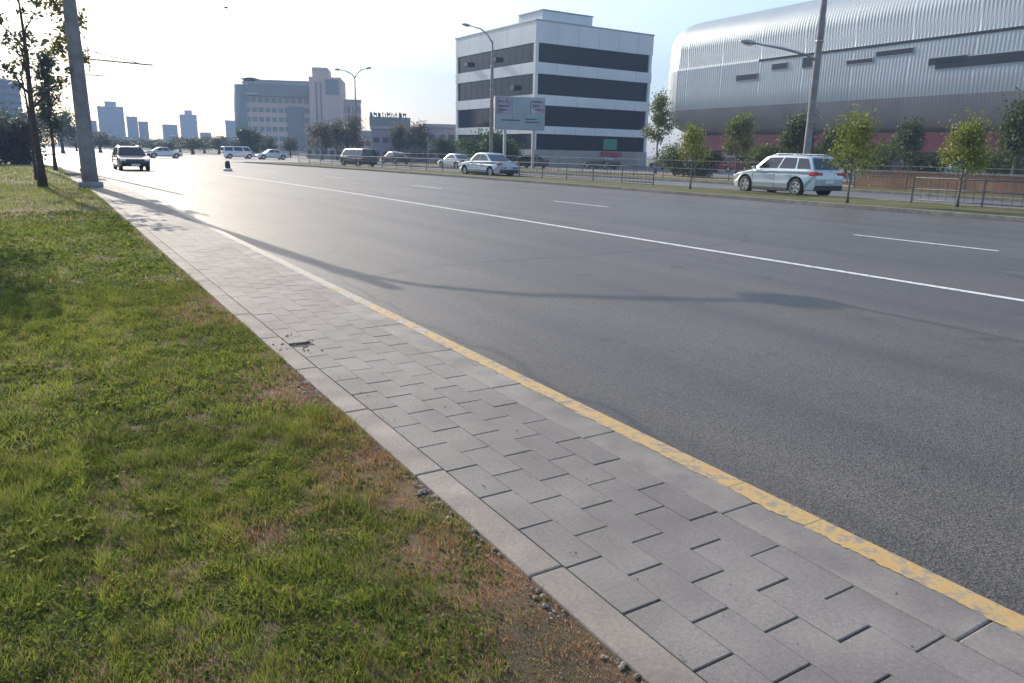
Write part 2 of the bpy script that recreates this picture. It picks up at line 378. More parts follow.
def blades():
    r = np.random.RandomState(5); V = []; C = []
    zones = [((-1.6, 1.34, .7, 4.2), 19000, .0022, .045), ((-3.2, 1.34, 4.2, 9.0), 7000, .0034, .050), ((-6, 1.34, 9, 17), 1300, .006, .055), ((-10, 1.3, 17, 34), 330, .012, .065), ((-16, 1.0, 34, 60), 60, .03, .08)]
    for (x0, x1, y0, y1), den, wd, ht in zones:
        n = int((x1-x0)*(y1-y0)*den); x = r.uniform(x0, x1, n); y = r.uniform(y0, y1, n)
        # only what the frame (with a margin) can show
        d = (np.stack([x, y, np.zeros(n)], 1)-np.array([0, 0, EYE])); zf = d@np.array(fw); xs = 512+F*(d@np.array(rt2))/zf; ys = 341.5-F*(d@np.array(up2))/zf
        k = (zf > .2) & (xs > -330) & (ys < 800); x, y = x[k], y[k]; n = len(x)
        dr = dryness(x, y); keep = r.rand(n) < (1-.42*dr)*(.6+.6*smooth_noise(x, y, .05, 8)); 
        edge = 1.34-.05*smooth_noise(x*0+1, y, .2, 12)+.02+.06*np.clip((y-5)/6, 0, 1.2)
        keep &= x < edge+.03
        x, y, dr = x[keep], y[keep], dr[keep]; n = len(x)
        tuft = smooth_noise(x, y, .09, 9); big = smooth_noise(x, y, .6, 10)
        h = ht*(.32+1.1*tuft**1.3)*(.7+.6*big)*r.uniform(.5, 1.35, n)*(1-.55*dr)
        a = r.uniform(0, 2*math.pi, n); w_ = wd*r.uniform(.6, 1.5, n); lean = h*r.uniform(.15, 1.15, n); b = r.uniform(0, 2*math.pi, n)
        ax, ay = np.cos(a)*w_/2, np.sin(a)*w_/2; lx, ly = np.cos(b)*lean, np.sin(b)*lean
        z0 = np.full(n, -.013)
        P = np.stack([np.stack([x-ax, y-ay, z0], 1), np.stack([x+ax, y+ay, z0], 1),
                      np.stack([x+ax*.8+lx*.35, y+ay*.8+ly*.35, z0+h*.6], 1), np.stack([x-ax*.8+lx*.35, y-ay*.8+ly*.35, z0+h*.6], 1),
                      np.stack([x+lx, y+ly, z0+h], 1)], 1)
        hue = np.clip(smooth_noise(x, y, .22, 11)*.6+smooth_noise(x, y, 1.3, 14)*.5+r.normal(0, .16, n), 0, 1)[:, None]
        g1 = np.array([.085, .118, .026]); g2 = np.array([.30, .34, .06]); dry = np.array([.38, .19, .10]); straw = np.array([.42, .33, .16])
        c = g1*(1-hue)+g2*hue; dd = (r.rand(n) < dr*.95+.04)[:, None]
        dc = dry*(.5+r.rand(n, 1)*.8); st = (r.rand(n, 1) < .3); dc = np.where(st, straw*(.6+.6*r.rand(n, 1)), dc)
        c = np.where(dd, dc, c)
        V.append(P.reshape(-1, 3)); C.append(np.repeat(c, 5, 0))
    V = np.concatenate(V); C = np.concatenate(C); n = len(V)//5; base = (np.arange(n)*5)[:, None]
    idx = np.concatenate([base+0, base+1, base+2, base+3, base+3, base+2, base+4], 1).ravel(); sizes = np.tile([4, 3], n)
    # clover-like ground cover between the blades
    LV = []; LC = []
    for (x0, x1, y0, y1), den, sz, hh in (((-1.6, 1.33, .7, 4.5), 9000, .0075, .020), ((-3.2, 1.33, 4.5, 10), 3200, .012, .026), ((-7, 1.3, 10, 20), 700, .024, .035)):
        q = int((x1-x0)*(y1-y0)*den); x = r.uniform(x0, x1, q); y = r.uniform(y0, y1, q); cl = smooth_noise(x, y, .075, 31)*.6+smooth_noise(x, y, .31, 32)*.6
        k = (cl > .48) & (r.rand(q) > dryness(x, y)*1.1); x, y, cl = x[k], y[k], cl[k]; q = len(x)
        z = -.01+hh*(cl-.45)*2.2*r.uniform(.4, 1.2, q); a = r.uniform(0, 6.28, q); tl = r.normal(0, .45, q); tm = r.normal(0, .45, q); s_ = sz*r.uniform(.5, 1.3, q)
        ca, sa = np.cos(a)*s_, np.sin(a)*s_
        P = np.stack([np.stack([x-ca, y-sa, z-tl*s_], 1), np.stack([x+sa*.7, y-ca*.7, z+tm*s_], 1), np.stack([x+ca, y+sa, z+tl*s_], 1), np.stack([x-sa*.7, y+ca*.7, z-tm*s_], 1)], 1)
        h = np.clip(cl*.8-.3+r.normal(0, .22, q), 0, 1)[:, None]; c = np.array([.075, .12, .022])*(1-h)+np.array([.30, .36, .055])*h
        LV.append(P.reshape(-1, 3)); LC.append(np.repeat(c, 4, 0))
    LV = np.concatenate(LV); LC = np.concatenate(LC); idx = np.concatenate([idx, np.arange(len(LV))+len(V)]); sizes = np.concatenate([sizes, np.full(len(LV)//4, 4)])
    V = np.concatenate([V, LV]); C = np.concatenate([C, LC])
    o = np_mesh('grass', V, idx, sizes, M_blade, cols=C)
    tag(o, 'short patchy green and straw coloured grass beside the pavement', 'grass', kind='stuff')
    print('blades', n)
blades()
# broad-leaved weeds among the grass
def weeds():
    r = np.random.RandomState(21); V = []; C = []; spots = []
    for (px, py, n, s) in ((150, 515, 6, .7), (60, 520, 7, .8), (25, 455, 5, .7), (240, 560, 5, .6), (270, 572, 4, .5), (120, 600, 5, .6), (45, 610, 4, .6), (385, 650, 4, .55),
                           (100, 400, 7, .9), (30, 370, 8, 1), (180, 385, 6, .8), (230, 350, 6, .8), (60, 340, 6, .9), (300, 610, 3, .5), (180, 570, 3, .5), (90, 470, 5, .7), (150, 300, 6, 1), (180, 430, 5, .6), (75, 545, 4, .7), (20, 540, 5, .8), (250, 470, 4, .6), (300, 520, 4, .5)):
        g = gp(px, py, 0)
        for _ in range(n): spots.append((g.x+r.normal(0, .07), g.y+r.normal(0, .10), s))
    for (x, y, s) in spots:
        a0 = r.rand()*6.28
        for k in range(r.randint(4, 8)):
            a = a0+k*6.28/6+r.normal(0, .3); L = r.uniform(.035, .07)*s; W = L*.2; el = r.uniform(.2, .8)
            dx, dy = math.cos(a), math.sin(a); nx, ny = -dy, dx; z = .004
            pts = [(x, y, z), (x+dx*L*.5+nx*W, y+dy*L*.5+ny*W, z+L*.5*el+.008), (x+dx*L, y+dy*L, z+L*el*.7), (x+dx*L*.5-nx*W, y+dy*L*.5-ny*W, z+L*.5*el+.008)]
            V += pts; h = r.rand(); C += [[.13+.09*h, .165+.06*h, .015]]*4
    n = len(V)//4
    o = np_mesh('broad_leaved_weeds', np.array(V), np.arange(n*4), np.full(n, 4), M_blade, cols=np.array(C))
    tag(o, 'bright yellow-green low weeds scattered through the verge grass', 'weeds', kind='stuff')
weeds()
# gravel and crumbs along the pavement's grass edge, and litter on pavement
def gravel():
    r = random.Random(31); bm = bmesh.new()
    def pebble(x, y, z, s):
        k = len(bm.verts); res = bmesh.ops.create_icosphere(bm, subdivisions=1, radius=s)
        sx, sy, sz = r.uniform(.7, 1.3), r.uniform(.7, 1.3), r.uniform(.4, .8)
        for v in res['verts']: v.co = Vector((v.co.x*sx+x, v.co.y*sy+y, v.co.z*sz+z))
    for i in range(800):
        y = r.uniform(.8, 5.2); x = 1.34-abs(r.gauss(0, .035)); dens = .35+.65*(math.sin(y*3.1)+math.sin(y*7.3+1) > .2)
        if r.random() < dens: pebble(x, y, -.005, min(.013, .002+r.expovariate(260)))
    for i in range(260):
        y = r.uniform(.8, 7); x = r.uniform(.3, 1.3); pebble(x, y, -.004, r.uniform(.003, .007))
    g = gp(293, 343, 0)
    for i in range(60): pebble(g.x+r.gauss(.02, .09), g.y+r.gauss(-.1, .25), .003 if r.random() < .6 else -.03, r.uniform(.003, .013))
    for i in range(90): pebble(r.uniform(1.5, 2.6), r.uniform(.8, 9), .002, r.uniform(.0015, .004))
    for i in range(300): y = r.uniform(.8, 12); pebble(KX+abs(r.gauss(0, .06)), y, -.098, r.uniform(.002, .006))
    o = obj('gravel', bm, M_stone); tag(o, 'grey pebbles and crumbs along the edge of the pavement', 'gravel', kind='stuff')
gravel()

# fallen leaves and bits of litter, as loose scatter
def litter():
    r = np.random.RandomState(77); V = []; C = []
    for i in range(240):
        if i < 170: y = r.uniform(.9, 7); x = r.uniform(-1.2, 1.33) if i < 90 else 1.3-abs(r.normal(0, .12)); z = .012
        else: y = r.uniform(.9, 10); x = r.choice([1.5+abs(r.normal(0, .05)), r.uniform(1.5, 2.6)]); z = .006
        s_ = r.uniform(.006, .016); a = r.uniform(0, 6.28); ca, sa = math.cos(a)*s_, math.sin(a)*s_; t1, t2 = r.normal(0, .3, 2)*s_
        V += [(x-ca, y-sa, z+t1), (x+sa*.5, y-ca*.5, z+.002), (x+ca, y+sa, z-t1*.3+abs(t2)), (x-sa*.5, y+ca*.5, z+.003)]; k = r.rand()
        C += [[.16+.2*k, .10+.12*k, .05+.04*k]]*4
    n = len(V)//4
    tag(np_mesh('fallen_leaves', np.array(V), np.arange(n*4), np.full(n, 4), M_blade, cols=np.array(C)), 'small dry brown leaves scattered over grass and pavement edge', 'leaves', kind='stuff')
litter()
# ------------------------------------------------------------------ trees
LEAF = {}
def leaf_cloud(centers, rads, per, size, c1, c2, seed, flat=1.0):
    r = np.random.RandomState(seed); V = []; C = []
    for (c, rad) in zip(centers, rads):
        n = int(per); p = r.normal(0, .5, (n, 3)); p *= rad; p[:, 2] *= flat; p += np.array(c)
        a = r.normal(0, 1, (n, 3)); a /= np.linalg.norm(a, axis=1)[:, None]; b = np.cross(a, r.normal(0, 1, (n, 3))); b /= np.linalg.norm(b, axis=1)[:, None]
        s = size*r.uniform(.6, 1.4, (n, 1)); q = np.stack([p-a*s, p-b*s*.6, p+a*s, p+b*s*.6], 1)
        h = np.clip(r.rand()*.5+r.rand(n, 1)*.6, 0, 1); cc = np.array(c1)*(1-h)+np.array(c2)*h
        V.append(q.reshape(-1, 3)); C.append(np.repeat(cc, 4, 0))
    return np.concatenate(V), np.concatenate(C)
def crown_obj(centers, rads, per, size, c1, c2, seed, parent, name='crown', flat=1.0):
    V, C = leaf_cloud(centers, rads, per, size, c1, c2, seed, flat); n = len(V)//4
    return np_mesh(name, V, np.arange(n*4), np.full(n, 4), M_leafA, parent, C)
def limbs(bm, base, top, r0, r1, nb, spread, seed, start=.35, sub=True, up_=.8):
    """tapered trunk plus limbs; returns limb tips"""
    r = random.Random(seed); tips = []; H = top-base; N = 9; pts = []; rr = []
    for i in range(N):
        t = i/(N-1); pts.append(Vector((r.gauss(0, .012)*H*t, r.gauss(0, .012)*H*t, base+H*t))); rr.append(r0*(1-t)**.8+r1)
    rr[0] *= 1.35
    tube(bm, pts, rr, 9)
    for k in range(nb):
        t = start+(1-start)*(k+.5)/nb; i = min(N-2, int(t*(N-1))); p = pts[i].lerp(pts[i+1], t*(N-1)-i); a = k*2.4+r.uniform(-.5, .5)
        L = spread*(1.15-.6*t)*r.uniform(.75, 1.2); rad = rr[i]*.55
        q = [p]; d = Vector((math.cos(a), math.sin(a), up_*r.uniform(.7, 1.3))).normalized()
        for s in range(4): q.append(q[-1]+d*L/4); d = (d+Vector((r.gauss(0, .15), r.gauss(0, .15), .13))).normalized()
        tube(bm, q, [rad*(1-.2*s) for s in range(5)], 6)
        tips += [q[-1], q[3]]
        if sub:
            for s in (2, 3):
                e = [q[s]]; a2 = a+r.choice((-1, 1))*r.uniform(.6, 1.2); d2 = Vector((math.cos(a2), math.sin(a2), r.uniform(.2, 1))).normalized()
                for _ in range(3): e.append(e[-1]+d2*L*.16); d2 = (d2+Vector((r.gauss(0, .2), r.gauss(0, .2), .1))).normalized()
                tube(bm, e, [rad*.4, rad*.3, rad*.2, rad*.12], 5); tips.append(e[-1])
    return tips
def tree(loc, H, r0, spread, nb, label, seed, leaf=(.05, .8), per=60, lsize=.05, crad=.35, c1=(.05, .07, .025), c2=(.11, .14, .04), group=None, start=.35, bark=None, up_=.8, name='tree', sub=True):
    t = empty(name, label, 'tree', loc, 0, group); bm = bmesh.new()
    tips = limbs(bm, 0, H*.86, r0, r0*.1, nb, spread, seed, start, sub, up_); obj('trunk', bm, bark or M_bark, t)
    r = random.Random(seed+1); cs = [tuple(p+Vector((r.gauss(0, .1), r.gauss(0, .1), r.gauss(0, .1)))*crad) for p in tips]
    crown_obj(cs, [crad*r.uniform(.6, 1.3) for _ in cs], per, lsize, c1, c2, seed, t); return t

# thin dark tree by the post, with few leaves
b = gp(43, 187, 0)
tree((b.x, b.y, -.02), 7.8, .115, 1.6, 9, 'thin dark tree with sparse leaves, closest tree to the concrete post', 41, per=15, lsize=.085, crad=.26, c1=(.03, .04, .02), c2=(.09, .11, .03), start=.36, up_=1.3, group='young trees on the verge')
b = gp(37, 180, 0)
tree((b.x, b.y, -.02), 6.4, .06, 1.2, 6, 'slim second stem leaning beside the dark sparse tree', 47, per=12, lsize=.08, crad=.25, c1=(.03, .04, .02), c2=(.07, .09, .03), start=.45, up_=1.4, group='young trees on the verge')
b = gp(56, 170, 0)
tree((b.x, b.y, -.02), 7.0, .09, .75, 9, 'bushier dark green tree standing between the sparse tree and the post', 53, per=60, lsize=.10, crad=.45, c1=(.035, .05, .03), c2=(.07, .10, .05), start=.33, up_=1.0, group='young trees on the verge')
# trees of the same row just outside the frame, whose shade reaches the grass
tree((-1.75, 18.2, -.02), 5.0, .09, .9, 9, 'leafy verge tree left of the frame whose shade crosses the grass', 61, per=120, lsize=.08, crad=.4, start=.55, up_=1.0, group='young trees on the verge')
# spray of yellow-green leaves high against the post
def spray():
    p = gp(86, 184.0, 0)
    t = tree((p.x, p.y, -.02), 7.4, .05, .8, 5, 'slender tree behind the concrete post showing yellow-green leaves at its top', 67, per=45, lsize=.085, crad=.34, c1=(.06, .08, .02), c2=(.26, .24, .03), start=.62, up_=.9, group='young trees on the verge')
spray()
# median saplings
M_y1, M_y2 = (.10, .13, .025), (.30, .32, .06)
for i, (px, py, H, lab, sd_) in enumerate(((690, 189, 3.4, 'yellow-green sapling on the median left of the silver car', 71), (847, 203, 3.45, 'yellow-green sapling on the median just behind the silver estate car', 73), (957, 207, 3.3, 'yellow-green sapling on the median at the far right, beside the green van', 79))):
    g = gp(px, py, 0)
    tree((g.x, g.y, -.02), H*.85, .042, .95, 10+i*2, lab, sd_, per=62, lsize=.05, crad=.36+.05*(i % 2), c1=M_y1, c2=M_y2, start=.30, bark=M_bark2, up_=1.3, group='saplings along the median', name='sapling')
for i, (px, R, H, lab, sd_, c) in enumerate(((657, 70, 7.2, 'olive green tree against the right edge of the white office block', 81, 0), (737, 62, 4.6, 'small tree in front of the left end of the metal hall', 83, 0), (795, 55, 4.2, 'dark green tree left of the tall lamp post by the hall', 87, 1), (1014, 52, 4.8, 'grey-green tree by the hall at the right edge of the photo', 91, 1), (832, 60, 3.6, 'low olive tree behind the roof of the silver estate car', 92, 1), (905, 62, 4.2, 'small dark tree in front of the red band of the hall', 93, 1))):
    g = col(px, R)
    tree((g.x, g.y, -.06), H, .09, 1.2, 9, lab, sd_, per=110, lsize=.09, crad=.6, c1=(.05, .07, .03) if c else (.08, .10, .025), c2=(.10, .13, .05) if c else (.20, .22, .05), start=.35, bark=M_bark2, up_=1.1, group='trees in front of the hall', name='tree')

# ------------------------------------------------------------------ tall concrete posts with lamp arms
def post(loc, rz, H, r0, r1, arms, label, lampkind='arm', group='tall concrete posts', hs=.62):
    """arms: list of (height0, [(out, up)...]) going along local +x"""
    t = empty('lamp_post', label, 'lamp post', loc, rz, group); bm = bmesh.new()
    tube(bm, [(0, 0, -.1), (0, 0, 1), (0, 0, H*.7), (0, 0, H)], [r0, r0*.96, r0*.3+r1*.7, r1*.6], 16); obj('pole', bm, M_pole, t)
    bm = bmesh.new(); tube(bm, [(0, 0, -.1), (0, 0, .18), (0, 0, .22)], [r0*1.5, r0*1.5, r0*1.25], 16); obj('footing', bm, M_pole, t)
    for (s, pts) in arms:
        bm = bmesh.new(); P = [Vector((s*x, 0, z)) for x, z in pts]; tube(bm, P, [.07]*(len(P)-1)+[.05], 8); a = obj('arm', bm, M_steel, t)
        e = P[-1]; d = (P[-1]-P[-2]).normalized(); bm = bmesh.new()
        tube(bm, [e-d*.05, e+d*.15, e+d*.5, e+d*.85], [k_*hs for k_ in (.08, .24, .30, .12)], 10)
        for v in bm.verts: v.co.z = e.z+(v.co.z-e.z)*.75
        obj('lamp_head', bm, M_steel, t)
        bm = bmesh.new(); tube(bm, [e+d*.2-Vector((0, 0, .10)), e+d*.7-Vector((0, 0, .10))], [.09, .07], 8); obj('lamp_glass', bm, M_lamp, a)
    # clamps
    for z in (H*.62, H*.8, H*.93): bm = bmesh.new(); rz_ = r0+(r1-r0)*z/H if z < .7*H else r1*.9; tube(bm, [(0, 0, z), (0, 0, z+.12)], rz_+.02, 14); obj('clamp', bm, M_steel, t)
    return t
b = gp(91, 187, 0)
PB = Vector((b.x, b.y, 0))
curve_arm = [(0, 9.5), (.35, 10.15), (1.1, 10.65), (2.1, 10.98), (3.2, 11.3)]
post((PB.x, PB.y, -.02), 0, 10.2, .27, .17, [(1, curve_arm)], 'massive grey concrete lamp post at the road edge, widest post in view', hs=1)
post((PB.x, PB.y-35.5, -.02), 0, 10.2, .27, .13, [(1, curve_arm)], 'concrete lamp post behind the photographer carrying the other cable end')
# cable slung between the two arms: its shadow is the thin line on the asphalt
bm = bmesh.new(); P = []
for i in range(25):
    t_ = i/24; P.append((PB.x+3.9+.1*math.sin(t_*3.14), PB.y-.0-35.5*t_, 11.45-1.0*math.sin(math.pi*t_)))
tube(bm, P, .042, 6, False); tag(obj('overhead_cable', bm, M_dkmetal), 'thin dark overhead cable slung between lamp arms above the road', 'cable')
# second post with a trolley bracket, mostly hidden by the first
g = gp(86, 171.5, 0)
t = post((g.x, g.y, -.02), 0, 9.5, .2, .12, [], 'concrete post half hidden behind the massive one, with a bracket over the road')
bm = bmesh.new(); tube(bm, [(0, 0, 6.05), (3.95, 0, 5.95)], .035, 6); tube(bm, [(0, 0, 6.6), (.9, 0, 6.45), (3.2, 0, 6.0)], .02, 5); tube(bm, [(.75, 0, 5.2), (.75, 0, 6.55)], .02, 5); tube(bm, [(.3, 0, 5.2), (1.4, 0, 5.2)], .025, 5); obj('bracket', bm, M_dkmetal, t)
# posts on the far side
def rowpost(px, R, H, r0, r1, arms, label, rz):
    g = col(px, R); return post((g.x, g.y, -.05), rz, H, r0, r1, arms, label)
RIN = math.pi     # arm towards the road (-X)
rowpost(806, 46.5, 12.5, .21, .17, [(1, [(0, 6.8), (.6, 7.1), (1.9, 7.4), (3.5, 7.65)])], 'tall grey lamp post rising behind the silver estate car in front of the hall', R_(148))
rowpost(491, 78, 12.2, .20, .13, [(1, [(0, 12.0), (.5, 12.8), (1.2, 13.3), (2.2, 13.55)])], 'lamp post left of the billboard in front of the white office block', R_(148))
rowpost(357, 120, 12.2, .14, .09, [(1, [(0, 11.9), (.4, 12.5), (1.3, 12.95), (2.2, 13.1)]), (-1, [(0, 12.0), (.4, 12.7), (1.1, 13.2), (1.7, 13.35)])], 'slim double-armed lamp post over the distant roofs in the middle', R_(148))
# trolley bracket by the office block's left edge
g = col(456, 96)

# ------------------------------------------------------------------ railings
def railing(y0, y1, x, H, label, step=2.5, bal=0, name='railing', zb=0):
    t = empty(name, label, 'railing', (0, 0, 0), 0, 'metal railings along the road')
    n = int((y1-y0)/step); P = [Vector((x+cur(y0+i*step), y0+i*step, zb)) for i in range(n+1)]
    for i, p in enumerate(P):
        if i % 1 == 0: bxo('post', (p.x, p.y, H/2+zb), (.05, .05, H), M_rail, t)
    for z in (H-.03, H*.55, H*.14):
        bm = bmesh.new(); tube(bm, [p+Vector((0, 0, z)) for p in P], .024, 6); obj('rail', bm, M_rail, t)
    if bal:
        for a, b_ in zip(P, P[1:]):
            bm = bmesh.new()
            for k in range(1, bal): q = a.lerp(b_, k/bal); box(bm, (q.x, q.y, H*.5+zb), (.014, .014, H*.76))
            obj('bars', bm, M_rail, t)
    return t
railing(30, 80, 27.35, .95, 'grey metal railing on the median left of the silver estate car', 2.5, 8)
railing(-4, 16, 27.35, .95, 'grey metal railing on the median right of the silver estate car', 2.5, 8)
railing(-4, 80, 38.6, 1.25, 'taller grey railing beyond the opposite carriageway, in front of the dry earth', 3.0, 14)

# low brick-coloured wall behind the taller railing, right of the silver estate
t = empty('low_wall', 'low orange-brown wall behind the taller railing at the right', 'wall', (40.2, 0, 0))
M_lw = mat('brown_render', (.30, .17, .10), .9, var=.2, scale=.8, bump=.4, bscale=30)
bxo('wall', (0, 9, .42), (.3, 36, .95), M_lw, t); bxo('coping', (0, 9, .93), (.42, 36.1, .09), M_kerb, t)
# ------------------------------------------------------------------ cars
def paint(name, c): return mat('paint_'+name, c, .28, .35, coat=1.0, spec=.5)
def car(label, cat, loc, rz, paintm, L=4.5, W=1.8, H=1.45, kind='sedan', group=None, name='car', simple=False):
    t = empty(name, label, cat, loc, rz, group)
    hw = W/2; hl = L/2; belt = H*.60 if kind != 'van' else H*.55; r = .36 if kind in('suv','estate') else .33
    if kind == 'suv': r = .40
    wx_f, wx_r = hl*.64, -hl*.60; arch = r+.06; sill = .20 if kind != 'suv' else .24
    nose = {'sedan': .48, 'suv': .50, 'estate': .46, 'van': .86}[kind]
    cowl = hl*nose; hood_f = belt*.84
    tail = {'sedan': -hl*.66, 'suv': -hl*.97, 'estate': -hl*.96, 'van': -hl*.98}[kind]
    rear_top = {'sedan': -hl*.30, 'suv': -hl*.80, 'estate': -hl*.82, 'van': -hl*.95}[kind]
    front_top = cowl-(.75 if kind != 'van' else .45)
    pts = [(-hl+.10, sill+.06), (wx_r-arch, sill+.04)]
    for k in range(1, 10): a = math.pi*k/10; pts.append((wx_r-arch*math.cos(a), r+arch*math.sin(a)*1.0 if math.sin(a) > .25 else r+.02))
    pts += [(wx_r+arch, sill), (wx_f-arch, sill)]
    for k in range(1, 10): a = math.pi*k/10; pts.append((wx_f-arch*math.cos(a), r+arch*math.sin(a)))
    pts += [(wx_f+arch, sill+.03), (hl-.10, sill+.05), (hl-.01, sill+.25), (hl, hood_f*.72), (hl-.10, hood_f*.93), (hl-.28, hood_f), (hl*.72, hood_f*1.09), (cowl+.05, belt)]
    pts += [(0, belt+.015), (tail, belt+.05)]
    if kind == 'sedan': pts += [(-hl+.10, belt+.04)]
    pts += [(-hl+.02, belt-.10), (-hl, belt*.72), (-hl+.03, sill+.24)]
    bm = bmesh.new(); S = []
    def yw(x, z):
        k = max(0, abs(x)/hl-.72)/.28; y = hw*(1-.13*k*k)
        if z > belt-.12: y -= (z-belt+.12)*.25
        if z < .35: y -= .03
        return y
    for s in (-1, 1): S.append([bm.verts.new((x, s*yw(x, z), z)) for x, z in pts])
    n = len(pts)
    for row in S: bm.faces.new(row)
    for i in range(n):
        f = bm.faces.new((S[0][i], S[0][(i+1) % n], S[1][(i+1) % n], S[1][i]))
        x, z = pts[i]
        if (2 <= i <= 10) or (13 <= i <= 21) or i in (1, 11, 12, 22): f.material_index = 1
    body = obj('body', bm, [paintm, M_plast], t, smooth=False, bevel=0 if simple else .035, seg=3)
    # cabin
    yb, yt = hw-.055, hw-.055-(H-belt)*.30
    def side(u, v, s, off=0):           # u 0 front..1 rear, v 0 belt..1 roof
        xb = cowl+(tail-cowl)*u; xt = front_top+(rear_top-front_top)*u; x = xb+(xt-xb)*v
        zz = belt-.02+(H-belt+.0)*v - .05*v*abs(2*u-1)**2 + (.03*u if v < .5 else -.02*u)
        return Vector((x, s*(yb+(yt-yb)*v+off), zz))
    bm = bmesh.new(); U = [i/8 for i in range(9)]; g = {}
    for s in (-1, 1):
        for i, u in enumerate(U):
            for j, v in enumerate((0, .5, .9, 1.0)):
                p = side(u, v, s); 
                if j == 3: p.y -= s*.09
                g[s, i, j] = bm.verts.new(p)
        for i in range(8):
            for j in range(3): bm.faces.new((g[s, i, j], g[s, i+1, j], g[s, i+1, j+1], g[s, i, j+1]))
    for i in range(8): bm.faces.new((g[-1, i, 3], g[-1, i+1, 3], g[1, i+1, 3], g[1, i, 3]))
    for i in (0, 8):
        for j in range(3): bm.faces.new((g[-1, i, j], g[1, i, j], g[1, i, j+1], g[-1, i, j+1]))
    obj('cabin', bm, paintm, t, smooth=True, bevel=0 if simple else .02, seg=2)
    # side windows
    wins = [(.10, .40), (.43, .70), (.73, .93)] if kind in ('suv', 'estate') else [(.12, .47), (.50, .86)]
    if kind == 'van': wins = [(.06, .26), (.30, .62), (.66, .94)]
    for s in (-1, 1):
        for (u0, u1) in wins:
            bm = bmesh.new(); q = [side(u0+ (.0 if u0 > .2 else -.04), .16, s, .006), side(u1+(.02 if u1 > .8 else 0), .16, s, .006), side(u1, .84, s, .006), side(u0, .84, s, .006)]
            bm.faces.new([bm.verts.new(p) for p in q]); obj('side_window', bm, M_cglass, t)
    for nm, u, e in (('windscreen', 0, .012), ('rear_window', 1, -.012)):
        bm = bmesh.new(); q = []
        for v, s in ((.14, -1), (.14, 1), (.88, 1), (.88, -1)):
            p = side(u, v, s); p.x += e; p.z += .006; p.y *= .90; q.append(bm.verts.new(p))
        bm.faces.new(q); obj(nm, bm, M_cglass, t)
    # wheels
    for x in (wx_f, wx_r):
        for s in (-1, 1):
            bm = bmesh.new(); y0 = s*(hw-.02); prof = [(.60*r, .0), (.93*r, .0), (r, -.035), (r, -.17), (.93*r, -.21), (.5*r, -.21)]; rg = []
            for k in range(20):
                a = 2*math.pi*k/20; rg.append([bm.verts.new((x+q*math.cos(a), y0+s*d, r+q*math.sin(a))) for q, d in prof])
            for k in range(20):
                for j in range(len(prof)-1): bm.faces.new((rg[k][j], rg[(k+1) % 20][j], rg[(k+1) % 20][j+1], rg[k][j+1]))
            wh = obj('wheel', bm, M_tyre, t, smooth=True)
            bm = bmesh.new()
            c = bm.verts.new((x, y0-s*.09, r)); ring = [bm.verts.new((x+.62*r*math.cos(2*math.pi*k/20), y0-s*.10, r+.62*r*math.sin(2*math.pi*k/20))) for k in range(20)]
            for k in range(20): bm.faces.new((c, ring[k], ring[(k+1) % 20]))
            for k in range(5):
                a = 2*math.pi*k/5+.3; dx, dz = math.cos(a), math.sin(a); px_, pz = -dz, dx; w0, w1 = .09*r*2, .06*r*2
                q = [(x+px_*w0, r+pz*w0), (x+dx*.60*r+px_*w1, r+dz*.60*r+pz*w1), (x+dx*.60*r-px_*w1, r+dz*.60*r-pz*w1), (x-px_*w0, r-pz*w0)]
                A = [bm.verts.new((u, y0-s*.015, v)) for u, v in q]; B = [bm.verts.new((u, y0-s*.07, v)) for u, v in q]; f = bm.faces.new(A); f.material_index = 1
                for i in range(4): bm.faces.new((A[i], A[(i+1) % 4], B[(i+1) % 4], B[i])).material_index = 1
            # rim ring
            for k in range(20):
                a0, a1 = 2*math.pi*k/20, 2*math.pi*(k+1)/20
                f = bm.faces.new([bm.verts.new((x+q*r*math.cos(a), y0+s*.002, r+q*r*math.sin(a))) for q, a in ((.56, a0), (.56, a1), (.64, a1), (.64, a0))]); f.material_index = 1
            obj('rim', bm, [M_plast, M_rim], wh)
    if simple:
        for s in (-1, 1):
            bxo('headlamp', (hl-.07, s*hw*.70, hood_f*.84), (.14, .30, .12), M_lamp, t); bxo('tail_lamp', (-hl+.05, s*hw*.74, belt*.86), (.12, .26, .14), M_red, t)
        return t
    for s in (-1, 1):
        bm = bmesh.new(); box(bm, (hl-.16, s*hw*.76, hood_f*.86), (.30, .30, .13)); obj('headlamp', bm, M_lamp, t, bevel=.03)
        bm = bmesh.new()
        if kind in ('suv', 'estate'): box(bm, (-hl+.17, s*hw*.85, belt*.93), (.34, .22, .17)); box(bm, (-hl+.05, s*hw*.60, belt*.92), (.1, .26, .12))
        else: box(bm, (-hl+.14, s*hw*.78, belt*.88), (.26, .30, .16))
        obj('tail_lamp', bm, M_red, t, bevel=.02)
        bm = bmesh.new(); box(bm, (cowl-.28, s*(hw+.09), belt+.09), (.13, .20, .15)); box(bm, (cowl-.26, s*(hw-.02), belt+.04), (.06, .12, .05)); obj('mirror', bm, paintm, t, bevel=.03)
        bm = bmesh.new()
        for xs in (cowl-.12, cowl+(tail-cowl)*.40, cowl+(tail-cowl)*.66): box(bm, (xs, s*(hw+.0005), (sill+.1+belt-.1)/2), (.012, .012, belt-sill-.22))
        obj('door_gap', bm, M_plast, t)
        bm = bmesh.new()
        for xs in (cowl+(tail-cowl)*.33, cowl+(tail-cowl)*.60): box(bm, (xs, s*(hw+.012), belt-.16), (.19, .03, .03))
        obj('door_handle', bm, paintm, t, bevel=.008)
        bm = bmesh.new(); box(bm, ((wx_f+wx_r)/2, s*(hw-.012), sill+.05), (wx_f-wx_r-2*arch-.02, .05, .16)); obj('sill_trim', bm, M_plast, t, bevel=.015)
